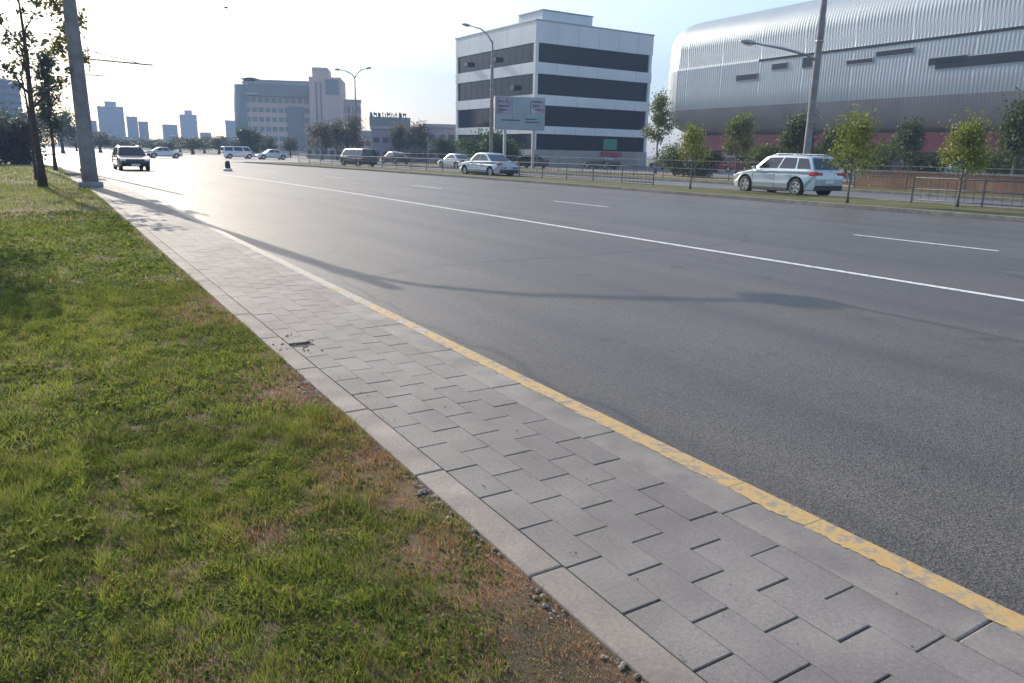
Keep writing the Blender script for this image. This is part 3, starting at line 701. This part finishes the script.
        if kind in ('suv', 'estate'):
            bm = bmesh.new(); tube(bm, [side(.06, 1, s)+Vector((0, -s*.10, .01)), side(.2, 1, s)+Vector((0, -s*.10, .05)), side(.8, 1, s)+Vector((0, -s*.10, .05)), side(.97, 1, s)+Vector((0, -s*.10, .01))], .018, 6); obj('roof_rail', bm, M_rim, t)
    bxo('rear_bumper', (-hl+.05, 0, sill+.17), (.16, W*.84, .22), M_plast, t, bevel=.03)
    bxo('front_grille', (hl-.02, 0, hood_f*.62), (.06, W*.52, .2), M_plast, t, bevel=.02)
    bxo('number_plate', (-hl-.012, 0, belt*.62), (.02, .5, .11), mat('plate', (.7, .7, .68), .5), t)
    bxo('front_plate', (hl+.014, 0, hood_f*.36+.1), (.02, .5, .11), mat('plate', (.7, .7, .68), .5), t)
    return t
SILV = paint('pale_silver', (.42, .50, .54)); SILV2 = paint('silver', (.40, .47, .52)); DARK = paint('dark_grey', (.03, .032, .035)); WHT = paint('white', (.72, .72, .72)); REDP = paint('red', (.32, .02, .03))
MARO = paint('maroon', (.16, .015, .03)); BLUP = paint('blue', (.03, .08, .22)); GRNP = paint('teal_green', (.10, .28, .24)); BLK = paint('black', (.012, .012, .014)); GREYP = paint('mid_grey', (.16, .17, .18))
HEAD = R_(90)      # facing +Y
# silver estate / SUV on the opposite carriageway, heading away to the left
Fp, Rp = gp(742, 192.8), gp(803, 197.6); dv = (Fp-Rp).normalized(); nv = Vector((dv.y, -dv.x, 0)); mid = (Fp+Rp)/2
ang = math.atan2(dv.y, dv.x); print('SUV wheels', Fp, Rp, (Fp-Rp).length, math.degrees(ang))
SUVC = mid+nv*.88+dv*.1
car('pale silver estate car with roof rails driving away on the opposite carriageway', 'car', (SUVC.x, SUVC.y, -.1), ang, SILV, 4.9, 1.88, 1.80, 'suv', name='estate_car')
SC = gp(492, 177)
c = car('pale silver-blue saloon car on the opposite carriageway below the billboard', 'car', (SC.x+.6, SC.y+1.6, -.1), HEAD+R_(6), SILV2, 4.9, 1.85, 1.62, 'sedan', name='saloon_car')
g = gp(135, 171)
car('dark car with a pale roof driving towards the camera near the left kerb', 'car', (g.x, g.y+2.2, -.1), HEAD+math.pi+R_(2), DARK, 4.5, 1.82, 1.55, 'suv', name='oncoming_car')
LOW = {}
def far_car(px, py, rz, pm, label, kind='sedan', H=1.45, L=4.4, z=-.1, group='distant cars', dy=0):
    g = gp(px, py, z); key = kind
    if key not in LOW:
        o = car(label, 'car', (g.x, g.y+dy, z), rz, pm, L, 1.76, H, kind, group, simple=True); LOW[key] = o
        return o
    return dup(LOW[key], (g.x, g.y+dy, z), rz, label, group, None, {'body': [pm, M_plast], 'cabin': [pm]})
far_car(362, 166.8, HEAD+R_(12), DARK, 'dark car heading away on the opposite carriageway left of the saloon', 'van', 1.75, 4.4, dy=1)
far_car(456, 168.5, HEAD+R_(6), WHT, 'white car just left of the silver saloon, partly hidden by it', 'sedan')
X_ = R_(4)
for px, py, pm, k, lab in ((164, 158.2, WHT, 'sedan', 'white car at the far crossing right of the oncoming car'),
                       (238, 158.6, WHT, 'van', 'white van in the far row left of the pink and teal office building'), (272, 159.6, WHT, 'sedan', 'white saloon in the far row below the pink and teal building'), ):
    far_car(px, py, X_ if px < 240 else X_+math.pi, pm, lab, k)
for px, py, pm, k, lab in ((530, 168, BLK, 'sedan', 'black parked car between the billboard and the silver saloon'), (601, 169, DARK, 'sedan', 'dark car parked below the red and green patch of the office front'),
                       (668, 170, BLUP, 'sedan', 'blue car parked behind the railing near the olive tree'), (722, 172, REDP, 'van', 'red van standing left of the silver estate car'), (894, 177, MARO, 'van', 'maroon people carrier parked in front of the hall'),
                       (966, 176, GRNP, 'van', 'pale green van parked in front of the hall at right'), (395, 164, DARK, 'sedan', 'dark car parked in front of the violet building')):
    far_car(px, py, HEAD+R_(8), pm, lab, k, z=-.05, group='parked cars beyond the railing')
# squat marker on the carriageway
g = gp(228, 171)
t = empty('marker_post', 'small black marker post with white foot standing on the distant carriageway', 'marker post', (g.x, g.y, -.1))
bm = bmesh.new(); tube(bm, [(0, 0, 0), (0, 0, .12), (0, 0, .2)], [.3, .3, .2], 12); obj('foot', bm, mat('white_plastic', (.7, .7, .7), .5), t)
bm = bmesh.new(); tube(bm, [(0, 0, .2), (0, 0, .6), (0, 0, .68)], [.19, .15, .1], 12); obj('stem', bm, M_plast, t)

# ------------------------------------------------------------------ buildings
def frame2(A, B):
    u = (B-A); L = u.length; u = u/L; n = Vector((-u.y, u.x, 0)); return u, n, L
def oquad(bm, A, u, n, s0, s1, d0, d1, z0, z1, mi=0):
    """box spanning s along u, d along n (inwards), z"""
    vs = []
    for z in (z0, z1):
        for s, d in ((s0, d0), (s1, d0), (s1, d1), (s0, d1)): p = A+u*s+n*d; vs.append(bm.verts.new((p.x, p.y, z)))
    for f in ((3, 2, 1, 0), (4, 5, 6, 7), (0, 1, 5, 4), (1, 2, 6, 5), (2, 3, 7, 6), (3, 0, 4, 7)): bm.faces.new([vs[i] for i in f]).material_index = mi
def rot90(v): return Vector((-v.y, v.x, 0))

M_mull = mat('window_mullion', (.03, .035, .045), .25)
# white office block with dark ribbon windows
def office():
    Rc = 91.; C0 = col(533, Rc); C1 = col(649.5, Rc/.887*1.0); C2 = col(452.5, Rc/.817)
    u = (C1-C0).normalized(); v = rot90(u)
    def hit(px, w_, oth):
        d = col(px, 1.0); a = np.array([[w_.x, -d.x], [w_.y, -d.y]]); return float(np.linalg.solve(a, np.array([-C0.x, -C0.y]))[0])
    L1 = hit(646.5, u, v); L2 = hit(455.5, v, u)
    M_panel = mat('office_panel', (.64, .65, .66), .45, var=.06, scale=.3); M_base = mat('office_base', (.30, .29, .28), .8, var=.1, scale=.5)
    t = empty('office_building', 'white four storey office block with dark ribbon windows wrapped round its corner', 'building', (C0.x, C0.y, -.05))
    O = Vector((0, 0, 0)); Ht = hz(533, 20, Rc)+.05
    bands = []
    for (ya, yb) in ((41.5, 61), (72.5, 93.5), (104, 125), (133, 149)): bands.append((hz(533, yb, Rc), hz(533, ya, Rc)))
    bands.sort(); print('office', L1, L2, Ht, bands)
    solid = []; z = 0
    for a, b in bands: solid.append((z, a)); z = b
    solid.append((z, Ht))
    bm = bmesh.new()
    for i, (a, b) in enumerate(solid): oquad(bm, O, u, v, 0, L1, 0, L2, a, b, 1 if i == 0 else 0)
    obj('wall', bm, [M_panel, M_base], t)
    for (a, b) in bands:
        bm = bmesh.new(); oquad(bm, O, u, v, .22, L1-.22, .22, L2-.22, a-.02, b+.02, 0)
        w_ = obj('window_band', bm, M_glass, t)
        k = 1.5
        while k < L1-.5: bm = bmesh.new(); oquad(bm, O, u, v, k, k+.04, .195, .23, a, b); obj('mullion', bm, M_mull, w_); k += 1.55
        k = 1.5
        while k < L2-.5: bm = bmesh.new(); oquad(bm, O, u, v, .195, .23, k, k+.04, a, b); obj('mullion', bm, M_mull, w_); k += 1.55
    for s, d in ((.02, .02), (L1-.5, .02), (.02, L2-.5)): bm = bmesh.new(); oquad(bm, O, u, v, s, s+.42, d, d+.42, bands[0][0], Ht-.5); obj('corner_column', bm, M_panel, t)
    bm = bmesh.new(); oquad(bm, O, u, v, -.06, L1+.06, -.06, L2+.06, Ht, Ht+.15); obj('parapet_cap', bm, M_steel, t)
    # lift house set back on the roof
    bm = bmesh.new(); oquad(bm, O, u, v, 2.6, L1*.56, 2.6, L2*.40, Ht+.15, Ht+1.7); obj('penthouse', bm, M_panel, t)
    bm = bmesh.new(); oquad(bm, O, u, v, 2.5, L1*.56+.1, 2.5, L2*.40+.1, Ht+1.7, Ht+1.82); obj('penthouse_roof', bm, M_steel, t)
    # vertical panel seams
    bm = bmesh.new()
    for (a, b) in solid[1:]:
        k = 3.1
        while k < L1-.5: oquad(bm, O, u, v, k, k+.02, -.004, .02, a+.01, b-.01); k += 3.1
        k = 3.1
        while k < L2-.5: oquad(bm, O, u, v, -.004, .02, k, k+.02, a+.01, b-.01); k += 3.1
        zz = (a+b)/2
    obj('panel_seams', bm, M_dkmetal, t)
    # open tilted vents
    for s, (a, b) in ((8.3, bands[3]), (4.0, bands[2]), (15.5, bands[3])): bm = bmesh.new(); oquad(bm, O, u, v, -.35, .2, s, s+.9, a+.7, a+1.2); obj('tilted_vent', bm, M_dkmetal, t)
    # coloured shop fronts
    bm = bmesh.new(); oquad(bm, O, u, v, L1*.60, L1*.72, .12, .21, bands[0][0]+.2, bands[0][0]+1.5); obj('green_window_panel', bm, mat('teal_panel', (.06, .22, .17), .5), t)
    bm = bmesh.new(); oquad(bm, O, u, v, L1*.57, L1*.74, -.5, -.01, bands[0][0]-.55, bands[0][0]-.1); obj('red_awning', bm, mat('red_awning', (.35, .05, .06), .6), t)
office()

# metal hall: ribbed skin swept along the front and round the left end
def hall():
    Zl = 150.; A = col(672, Zl); k = .652; B = col(1024, Zl*k*1.12)
    # ranges along a straight front: use horizontal-distance equivalent
    u = (B-A).normalized(); n = Vector((-u.y, u.x, 0)); 
    if n.dot(A) < 0: n = -n
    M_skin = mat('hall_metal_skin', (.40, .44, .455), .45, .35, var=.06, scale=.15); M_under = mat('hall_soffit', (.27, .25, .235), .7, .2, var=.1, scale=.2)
    M_hred = mat('hall_red_band', (.22, .025, .035), .6, var=.15, scale=.3); M_dark = mat('hall_dark_glass', (.014, .014, .017), .3, spec=.25)
    t = empty('metal_hall', 'huge rounded sports hall clad in ribbed grey metal above a dark red band', 'building', (A.x, A.y, -.05))
    O = Vector((0, 0, 0)); Htop = hz(805, -2, 128)
    z1 = hz(1024, 127, 101); print('hall', (B-A).length, Htop, z1, hz(668, 45, Zl), hz(672, 131, Zl))
    prof = [(7, z1-.1), (4.2, z1+.5), (2.1, z1+1.5), (.8, z1+2.8), (.15, z1+4.6), (0, z1+6.8), (0, 17.0), (0, 17.01), (.12, 17.4), (.12, 20.5), (.3, 22.0), (.9, 23.4), (2.0, 24.6), (3.6, 25.5), (6, 26.2), (10, 26.7), (15, 27.0), (24, 27.2), (34, 27.3)]
    # path stations: along front from far right to the left end, round a corner, then away
    st = []; Lf = 108; rad = 7.0; s = Lf; 
    while s > 0: st.append((O+u*s, n, s)); s -= .17
    cen = O+n*rad
    steps = 22
    for i in range(steps+1):
        a = (math.pi/2)*i/steps; d = n*math.cos(a)+u*math.sin(a)      # inward direction
        st.append((cen-d*rad, d, -i*.3))
    s = .6
    while s < 46: st.append((cen-u*rad+n*s, u, -40-s)); s += .6
    V = []; npf = len(prof); zi = [q_[0] for q_ in prof[8:]]; zz_ = [q_[1] for q_ in prof[8:]]
    for (P, d, s) in st:
        q = (s/.52) % 1.0; ribv = .06 if q < .34 else 0.0
        for (ins, z) in prof:
            rr_ = ribv if z > 9 else ribv*.3
            # at the corner, inset bigger than the radius must not cross
            ii = ins if (s >= 0 or s < -40) else min(ins, rad-.02*ins)
            p = P+d*(ii-rr_)
            if z > 17.5:
                a_, b_ = max(0, p.dot(n)), max(0, p.dot(u)+rad)
                e_ = rad-math.hypot(rad-a_, rad-b_) if a_ < rad and b_ < rad else min(a_, b_)
                z = min(z, float(np.interp(max(0, e_)+.02, zi, zz_)))
            V.append((p.x, p.y, z))
    idx = []; 
    for i in range(len(st)-1):
        for j in range(npf-1):
            a = i*npf+j; idx += [a, a+1, a+npf+1, a+npf]
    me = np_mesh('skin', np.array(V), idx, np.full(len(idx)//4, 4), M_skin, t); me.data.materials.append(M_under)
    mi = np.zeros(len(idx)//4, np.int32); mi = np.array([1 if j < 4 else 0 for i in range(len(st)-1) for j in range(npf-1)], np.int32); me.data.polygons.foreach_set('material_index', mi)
    # roof slab closing the top
    def bx(name, s0, s1, d0, d1, z0, z1_, m, par=t):
        bm = bmesh.new(); oquad(bm, O, u, n, s0, s1, d0, d1, z0, z1_); return obj(name, bm, m, par)
    bx('red_band', -1, Lf, 3.6, 50, z1-2.6, z1+.1, M_hred)
    bx('glazed_base', 0, Lf, 5.2, 48, 0, z1-2.5, M_dark)
    for i in range(26): bx('base_column', 1+i*4.1, 1.55+i*4.1, 4.4, 5.1, 0, z1-2.6, M_under)
    # long shadow gap and openings
    bx('long_gap', 20, Lf, -.14, .2, 16.9, 17.25, M_dark)
    for (px, py, w_, h_) in ((747, 77, 4.6, 1.2), (780, 66, 3.0, 1.2), (808, 62, 1.8, 2.0), (860, 61, 4.2, .7), (895, 52, 5.5, .9), (1000, 58, 16, 1.7), (948, 60, 5, 1.2)):
        d = pdir(px, py); # intersect front plane
        tt = (A.dot(n))/(Vector((d.x, d.y, 0)).dot(n)); P = Vector((d.x*tt, d.y*tt, 0)); s = (P-A).dot(u); z = EYE+d.z*tt
        f = bx('window', s-w_/2, s+w_/2, -.20, .1, z-h_*.36, z+h_*.36, M_dark); bx('window_frame', s-w_/2-.12, s+w_/2+.12, -.16, .1, z-h_*.36-.12, z+h_*.36+.12, M_steel, f)
    # brown fascia panels on the ground floor
    for (px, w_, c, nm) in ((770, 7, (.40, .20, .05), 'orange_fascia'),):
        d = pdir(px, 150); tt = (A.dot(n))/(Vector((d.x, d.y, 0)).dot(n)); s = (Vector((d.x*tt, d.y*tt, 0))-A).dot(u)
        bx(nm, s-w_/2, s+w_/2, 4.9, 5.25, 2.2, 4.2, mat(nm, c, .6))
hall()

# generic block with window grid
def block(px0, px1, ytop, R, depth, m, label, floors, bays, name='building', cat='building', R1=None, win=M_glass, group=None, wfrac=.6, hfrac=.55, roof=None, strip=False, zb=0):
    A = col(px0, R); B = col(px1, R1 or R); u, n, L = frame2(A, B)
    if n.dot(A) < 0: n = -n
    H = hz((px0+px1)/2, ytop, (R+(R1 or R))/2)
    t = empty(name, label, cat, (A.x, A.y, -.1), 0, group); O = Vector((0, 0, 0))
    bm = bmesh.new(); oquad(bm, O, u, n, 0, L, 0, depth, zb, H); obj('wall', bm, m, t)
    bm = bmesh.new(); oquad(bm, O, u, n, -.2, L+.2, -.2, depth+.2, H, H+.5); obj('roof', bm, roof or M_steel, t)
    fh = (H-zb)/(floors+.3); bw = L/bays
    def wb(nm, *a): bm = bmesh.new(); oquad(bm, O, u, n, *a); obj(nm, bm, win, t)
    if strip:
        for f in range(floors): z = zb+fh*(f+.35); wb('window_band', -.06, L+.06, -.06, depth+.06, z, z+fh*hfrac)
    else:
        nb = max(1, int(depth/bw)); bd = depth/nb; near_left = (A.x*u.x+A.y*u.y) > 0
        for f in range(floors):
            z = zb+fh*(f+.35)
            for b in range(bays): wb('window', bw*(b+.5-wfrac/2), bw*(b+.5+wfrac/2), -.06, .3, z, z+fh*hfrac)
            if floors*(bays+nb) <= 100:
                s = -.06 if near_left else L-.24
                for b in range(nb): wb('window', s, s+.3, bd*(b+.5-wfrac/2), bd*(b+.5+wfrac/2), z, z+fh*hfrac)
    return t, O, u, n, L, H
M_pink = mat('pinkish_render', (.62, .46, .42), .8, var=.1, scale=.1); M_teal = mat('teal_glazing', (.22, .24, .25), .5, spec=.6); M_cream = mat('pale_render', (.45, .44, .44), .8, var=.08, scale=.1)
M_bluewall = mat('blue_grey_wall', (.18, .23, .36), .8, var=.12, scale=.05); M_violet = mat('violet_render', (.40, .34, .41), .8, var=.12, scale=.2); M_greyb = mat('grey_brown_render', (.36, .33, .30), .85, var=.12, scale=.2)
M_farglass = mat('far_window', (.06, .08, .12), .3)
# pink and teal office building
def pink():
    R = 235.
    t, O, u, n, L, H = block(247, 318, 84, R, 26, M_pink, 'pink and teal office building with a corner tower and a capped round turret', 7, 11, win=M_teal, wfrac=.72, hfrac=.5, R1=232)
    def part(nm, s0, s1, d0, d1, z0, z1, m):
        bm = bmesh.new(); oquad(bm, O, u, n, s0, s1, d0, d1, z0, z1); return obj(nm, bm, m, t)
    k = 235/740.
    def S(px): return (px-247)/(318-247)*L
    part('attic', S(258), S(312), 1.5, 22, H+.5, hz(280, 80, R), M_teal)
    part('sloping_roof_band', S(252), S(316), -.8, .0, H-3.4, H-.2, M_teal)
    part('glass_wall', S(289), S(305), -.5, -.07, 2, H-6, M_teal)
    tw = part('tower', S(313), S(344), -3.0, 16, 0, hz(330, 79, R), M_pink)
    for x0 in (319, 323.5): 
        bm = bmesh.new(); oquad(bm, O, u, n, S(x0), S(x0+1.6), -3.15, -2.9, 4, hz(330, 84, R)); obj('window', bm, M_teal, tw)
    bm = bmesh.new(); oquad(bm, O, u, n, S(329), S(342), -3.15, -2.9, hz(330, 96, R), hz(330, 81, R)); obj('window', bm, M_teal, tw)
    part('tower_top', S(316), S(331), -1.5, 10, hz(330, 79, R), hz(323, 69, R), M_pink)
    # round turret
    c = u*S(246)+n*3; bm = bmesh.new(); tube(bm, [(c.x, c.y, 0), (c.x, c.y, hz(246, 84, R))], 3.2, 20); tu = obj('turret', bm, M_teal, t)
    c2 = u*S(252)+n*4; bm = bmesh.new(); tube(bm, [(c2.x, c2.y, H-1), (c2.x, c2.y, hz(250, 79, R)), (c2.x, c2.y, hz(250, 77.5, R)), (c2.x, c2.y, hz(250, 76, R))], [2.0, 2.0, 2.6, .8], 20); obj('cap', bm, M_dkmetal, tu)
    part('canopy', S(250), S(262), -1.5, 2, H-3.2, H-2.6, M_cream)
pink()
block(343, 362, 101, 240, 18, M_pink, 'low pink wing at the right foot of the corner tower', 4, 4, win=M_teal)
block(321, 372, 132, 170, 12, M_violet, 'long low violet building in front of the pink wing', 2, 9, win=M_teal, hfrac=.4)
block(306, 372, 135, 135, 10, M_greyb, 'grey-brown two storey building behind bare bushes', 2, 9, win=M_farglass, hfrac=.45)
block(372, 418, 129, 118, 10, M_violet, 'violet grey building under the green rooftop sign', 2, 5, win=M_farglass, hfrac=.35)
block(418, 433, 135, 125, 10, M_greyb, 'narrow grey annex right of the violet building', 2, 3, win=M_farglass, hfrac=.5)
block(427, 456, 127, 112, 10, M_violet, 'low building with a dark opening left of the white office block', 2, 3, win=M_farglass, hfrac=.5)
# rooftop sign with lettering-like shapes (illegible in the photograph)
def roofsign():
    R = 120.; A = col(370, R); B = col(411, R); u, n, L = frame2(A, B)
    if n.dot(A) < 0: n = -n
    t = empty('rooftop_sign', 'dark green lettering on a glazed box on top of the violet building', 'sign', (A.x, A.y, 0)); O = Vector((0, 0, 0)); z0 = hz(390, 129, R)+.42; z1 = hz(390, 117, R); z2 = hz(390, 112, R)
    bm = bmesh.new(); oquad(bm, O, u, n, 0, L, 1, 5, z0, z1); obj('box', bm, M_teal, t)
    bm = bmesh.new(); x = .1; r = random.Random(4); Mg = mat('sign_green', (.02, .10, .09), .5)
    while x < L-.6:
        w_ = r.uniform(.35, .55); h = z2-z1
        oquad(bm, O, u, n, x, x+.13, .9, 1.1, z1, z1+h*r.uniform(.85, 1.05))
        if r.random() < .7: oquad(bm, O, u, n, x+w_-.13, x+w_, .9, 1.1, z1, z1+h*r.uniform(.6, 1))
        oquad(bm, O, u, n, x+.12, x+w_-.12, .9, 1.1, z1+h*r.choice((.0, .4, .75)), z1+h*r.choice((.85, .95))if r.random() < .3 else z1+h*.78)
        x += w_+.16
    obj('letters', bm, Mg, t)
roofsign()
# billboard
def billboard():
    R = 74.; A = col(495.5, R); B = col(543, R*1.02); u, n, L = frame2(A, B)
    if n.dot(A) < 0: n = -n
    t = empty('billboard', 'pale blue double billboard on two legs in front of the white office block', 'billboard', (A.x, A.y, -.05)); O = Vector((0, 0, 0)); z0, z1 = hz(520, 128, R), hz(520, 97, R)
    Mp = mat('poster_blue', (.22, .30, .34), .5, c2=(.30, .36, .40), scale=.8); Mq = mat('poster_violet', (.20, .16, .24), .5, c2=(.34, .32, .40), scale=1.6); Mw = mat('poster_pale', (.42, .40, .45), .5, c2=(.20, .2, .28), scale=2)
    bm = bmesh.new(); oquad(bm, O, u, n, -.1, L+.1, .06, .45, z0-.12, z1+.12); obj('frame', bm, M_steel, t)
    for (a, b, c, d, m_) in ((0, .32, .48, 1, Mq), (.335, 1, 0, .47, Mp), (0, .325, 0, .47, Mp), (.335, .70, .49, 1, Mp), (.71, 1, .49, 1, Mw)):
        bm = bmesh.new(); oquad(bm, O, u, n, a*L, b*L, .0, .055, z0+(z1-z0)*c, z0+(z1-z0)*d); obj('poster', bm, m_, t)
    for (a, b, c) in ((.04, .14, .85), (.04, .26, .70), (.06, .22, .58), (.74, .95, .88), (.76, .9, .74), (.80, .96, .62), (.1, .5, .25), (.6, .9, .2), (.6, .85, .3)):
        bm = bmesh.new(); oquad(bm, O, u, n, a*L, b*L, -.012, -.002, z0+(z1-z0)*c, z0+(z1-z0)*(c+.045)); obj('print', bm, mat('print_dark', (.08, .07, .11), .6), t)
    for s in (.2, .8):
        bm = bmesh.new(); oquad(bm, O, u, n, s*L-.12, s*L+.12, .1, .4, 0, z0); obj('leg', bm, M_steel, t)
billboard()
# hoarding / green shrubs behind the saloon
def shrub(px, R, H, W, label, seed, c1, c2, name='shrub', per=420, ls=.12, cat='shrub', group=None):
    g = col(px, R); t = empty(name, label, cat, (g.x, g.y, -.05), 0, group); r = random.Random(seed)
    bm = bmesh.new()
    for k in range(5): a = k*1.26; tube(bm, [(0, 0, 0), (math.cos(a)*W*.2, math.sin(a)*W*.2, H*.4), (math.cos(a)*W*.35, math.sin(a)*W*.35, H*.7)], [.05, .035, .015], 5)
    obj('stem', bm, M_bark, t)
    cs = [(r.uniform(-.5, .5)*W*.8, r.uniform(-.5, .5)*W*.8, H*r.uniform(.2, .85)) for _ in range(12)]
    crown_obj(cs, [W*.28*r.uniform(.7, 1.2) for _ in cs], per, ls, c1, c2, seed, t, 'foliage', .8); return t
shrub(482, 84, 3.6, 5, 'green shrubs behind the roof of the silver saloon', 101, (.03, .07, .02), (.07, .14, .03))
shrub(504, 84, 3.6, 4, 'green shrub under the left half of the billboard', 102, (.03, .07, .02), (.07, .14, .03))
shrub(2, 66, 3.3, 3.6, 'dark brown rounded bush at the left edge of the photo', 103, (.018, .014, .012), (.05, .035, .03), per=900, ls=.14)
shrub(248, 150, 5, 4, 'green bush at the left foot of the pink and teal building', 104, (.03, .06, .02), (.07, .11, .04), ls=.25)
for i, (px, R, H, W_, lab) in enumerate(((676, 62, 2.3, 3.0, 'dark green shrub between the olive tree and the nearest left sapling'), (703, 60, 1.9, 2.6, 'low shrub left of the red van'), (763, 58, 2.4, 3.2, 'rounded shrub behind the bonnet of the silver estate'), (818, 60, 2.2, 3.0, 'shrub between the lamp post and the low olive tree'), (878, 57, 2.6, 3.4, 'wide dark shrub left of the maroon people carrier'), (924, 60, 2.2, 3.0, 'shrub between the maroon carrier and the green van'), (990, 56, 2.8, 3.4, 'tall shrub right of the green van by the hall'))):
    shrub(px, R, H, W_, lab, 130+i, (.025, .035, .015) if i % 2 else (.05, .07, .02), (.07, .09, .03) if i % 2 else (.14, .16, .04), per=260, ls=.09, group='shrubs along the foot of the hall')
# bare-looking grey bushes in the middle distance
for i, px in enumerate((322, 337, 352, 400, 418)):
    g = col(px, 112+3*(i % 2))
    tree((g.x, g.y, -.05), 4.8+.5*(i % 3), .12, 2.0, 9, ['grey-brown bush below the corner tower', 'grey-brown bush left of the slim double lamp post', 'grey-brown bush below the slim double lamp post', 'grey bush in front of the violet building', 'grey bush between the annex and the violet building'][i], 110+i, per=150, lsize=.13, crad=.9, c1=(.09, .085, .055), c2=(.17, .155, .11), start=.2, bark=M_bark2, group='grey-brown bushes in the middle distance', name='bush', sub=False)
# distant trees on the left and across the end of the road
DT = []
def far_tree(px, R, H, W, label, proto=[None]*3, k=0, group='distant trees'):
    g = col(px, R)
    if proto[k] is None:
        t = empty('distant_tree', label, 'tree', (g.x, g.y, -.1), 0, group); r = random.Random(200+k)
        bm = bmesh.new(); tips = limbs(bm, 0, .75, .03, .006, 6, .3, 200+k, .25, False); obj('trunk', bm, M_bark, t)
        cs = [tuple(p) for p in tips]+[(r.uniform(-.28, .28), r.uniform(-.28, .28), r.uniform(.35, .9)) for _ in range(12)]
        crown_obj(cs, [.16*r.uniform(.8, 1.4) for _ in cs], 130, .022, (.035, .055, .03), (.08, .11, .05), 200+k, t); proto[k] = t
        t.scale = (W, W, H); return t
    return dup(proto[k], (g.x, g.y, -.1), rnd.uniform(0, 6), label, group, (W, W, H))
k = 0
for px, R, H, W, lab in ((22, 120, 5, 8, 'bluish green tree in front of the left apartment block'), (35, 140, 7, 8, 'tall distant tree seen behind the dark sparse tree'), (-8, 110, 6, 9, 'distant tree at the left edge behind the brown bush'), (62, 150, 7.5, 8, 'low distant tree just left of the concrete posts')):
    far_tree(px, R, H, W, lab, k=k % 3); k += 1
for i in range(14):
    px = 74+i*13.2+rnd.uniform(-3, 3)
    far_tree(px, 190+rnd.uniform(-25, 40), rnd.uniform(2.8, 4.2), rnd.uniform(7, 10), 'low tree in the distant line across the end of the road', k=i % 3, group='line of low trees across the end of the road')
for i, px in enumerate((440, 447, 290, 268)):
    far_tree(px, 105 if i < 2 else 140, 3.6, 4, ['small tree left of the silver saloon', 'second small tree left of the silver saloon', 'low tree below the glass wall of the pink building', 'low tree left of the glass wall of the pink building'][i], k=i % 3, group='low roadside trees')
# skyline
sky_blocks = [(90, 150, 137, 800, 40, 'long low block behind the left skyline group', 6, 20), (158, 228, 140, 860, 40, 'long low block behind the middle skyline group', 6, 24), (58, 80, 127, 620, 30, 'block seen between the trees and the concrete post', 12, 6), (82, 99, 121, 560, 24, 'tower directly right of the concrete post, behind the low trees', 13, 5), (101, 127, 107, 700, 40, 'tallest tower of the left skyline group, with a roof house', 18, 8), (129, 140, 117, 640, 24, 'slim slab right of the tallest left tower', 15, 3), (140.5, 150, 122, 600, 24, 'brownish tower end right of the slim slab', 14, 3),
              (151, 163, 141, 720, 30, 'low block between the two skyline groups', 6, 5), (164, 179, 125, 760, 30, 'left tower of the middle skyline group', 12, 5), (182, 199, 115, 800, 30, 'tallest tower of the middle skyline group', 16, 5), (201, 212, 133, 690, 24, 'mid height block right of the middle towers', 9, 3), (213, 226, 139, 820, 30, 'low pale block left of the blue tower', 7, 5), (227, 242, 121, 700, 30, 'blue tower half hidden behind the pink building', 13, 5)]
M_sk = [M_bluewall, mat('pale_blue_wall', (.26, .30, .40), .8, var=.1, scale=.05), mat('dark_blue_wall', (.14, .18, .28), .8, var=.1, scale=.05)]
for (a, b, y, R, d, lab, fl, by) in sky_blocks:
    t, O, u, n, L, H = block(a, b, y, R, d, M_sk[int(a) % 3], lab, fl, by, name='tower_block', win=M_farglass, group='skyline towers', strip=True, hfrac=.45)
    if a in (101, 182):
        bm = bmesh.new(); oquad(bm, O, u, n, L*.3, L*.75, 4, d-6, H+.5, H+4.5); obj('roof_house', bm, M_bluewall, t)
block(-14, 27, 80, 210, 16, M_bluewall, 'tall blue-grey apartment block at the left edge of the photo', 9, 9, name='apartment_block', R1=225, win=M_farglass, strip=True, hfrac=.4)
# bird
d = pdir(226, 8)*40; t = empty('bird', 'tiny dark bird flying high over the road', 'bird', (d.x, d.y, EYE+d.z), R_(20))
bm = bmesh.new(); tube(bm, [(-.13, 0, 0), (-.08, 0, 0), (.02, 0, .01), (.1, 0, .012), (.15, 0, .005)], [.006, .022, .035, .02, .004], 8)
for s in (-1, 1):
    v = [bm.verts.new(p) for p in ((.05, s*.02, .02), (.04, s*.12, .07), (-.02, s*.24, .03), (-.04, s*.11, .06), (-.04, s*.02, .015))]; bm.faces.new(v)
obj('body', bm, mat('dark_feathers', (.03, .03, .035), .8), t)

# ------------------------------------------------------------------ air
bm = bmesh.new(); box(bm, (0, 600, 99), (2600, 2600, 202)); hz_ = obj('haze', bm, None); tag(hz_, kind='stuff', label='thin pale haze filling the air down the avenue', cat='haze')
hm = bpy.data.materials.new('haze_air'); hm.use_nodes = True; n = hm.node_tree; n.nodes.remove(n.nodes['Principled BSDF'])
pv = n.nodes.new('ShaderNodeVolumePrincipled'); pv.inputs['Color'].default_value = (.48, .68, 1, 1); pv.inputs['Density'].default_value = 0.0009; pv.inputs['Anisotropy'].default_value = 0
n.links.new(pv.outputs[0], n.nodes['Material Output'].inputs['Volume']); hz_.data.materials.append(hm)
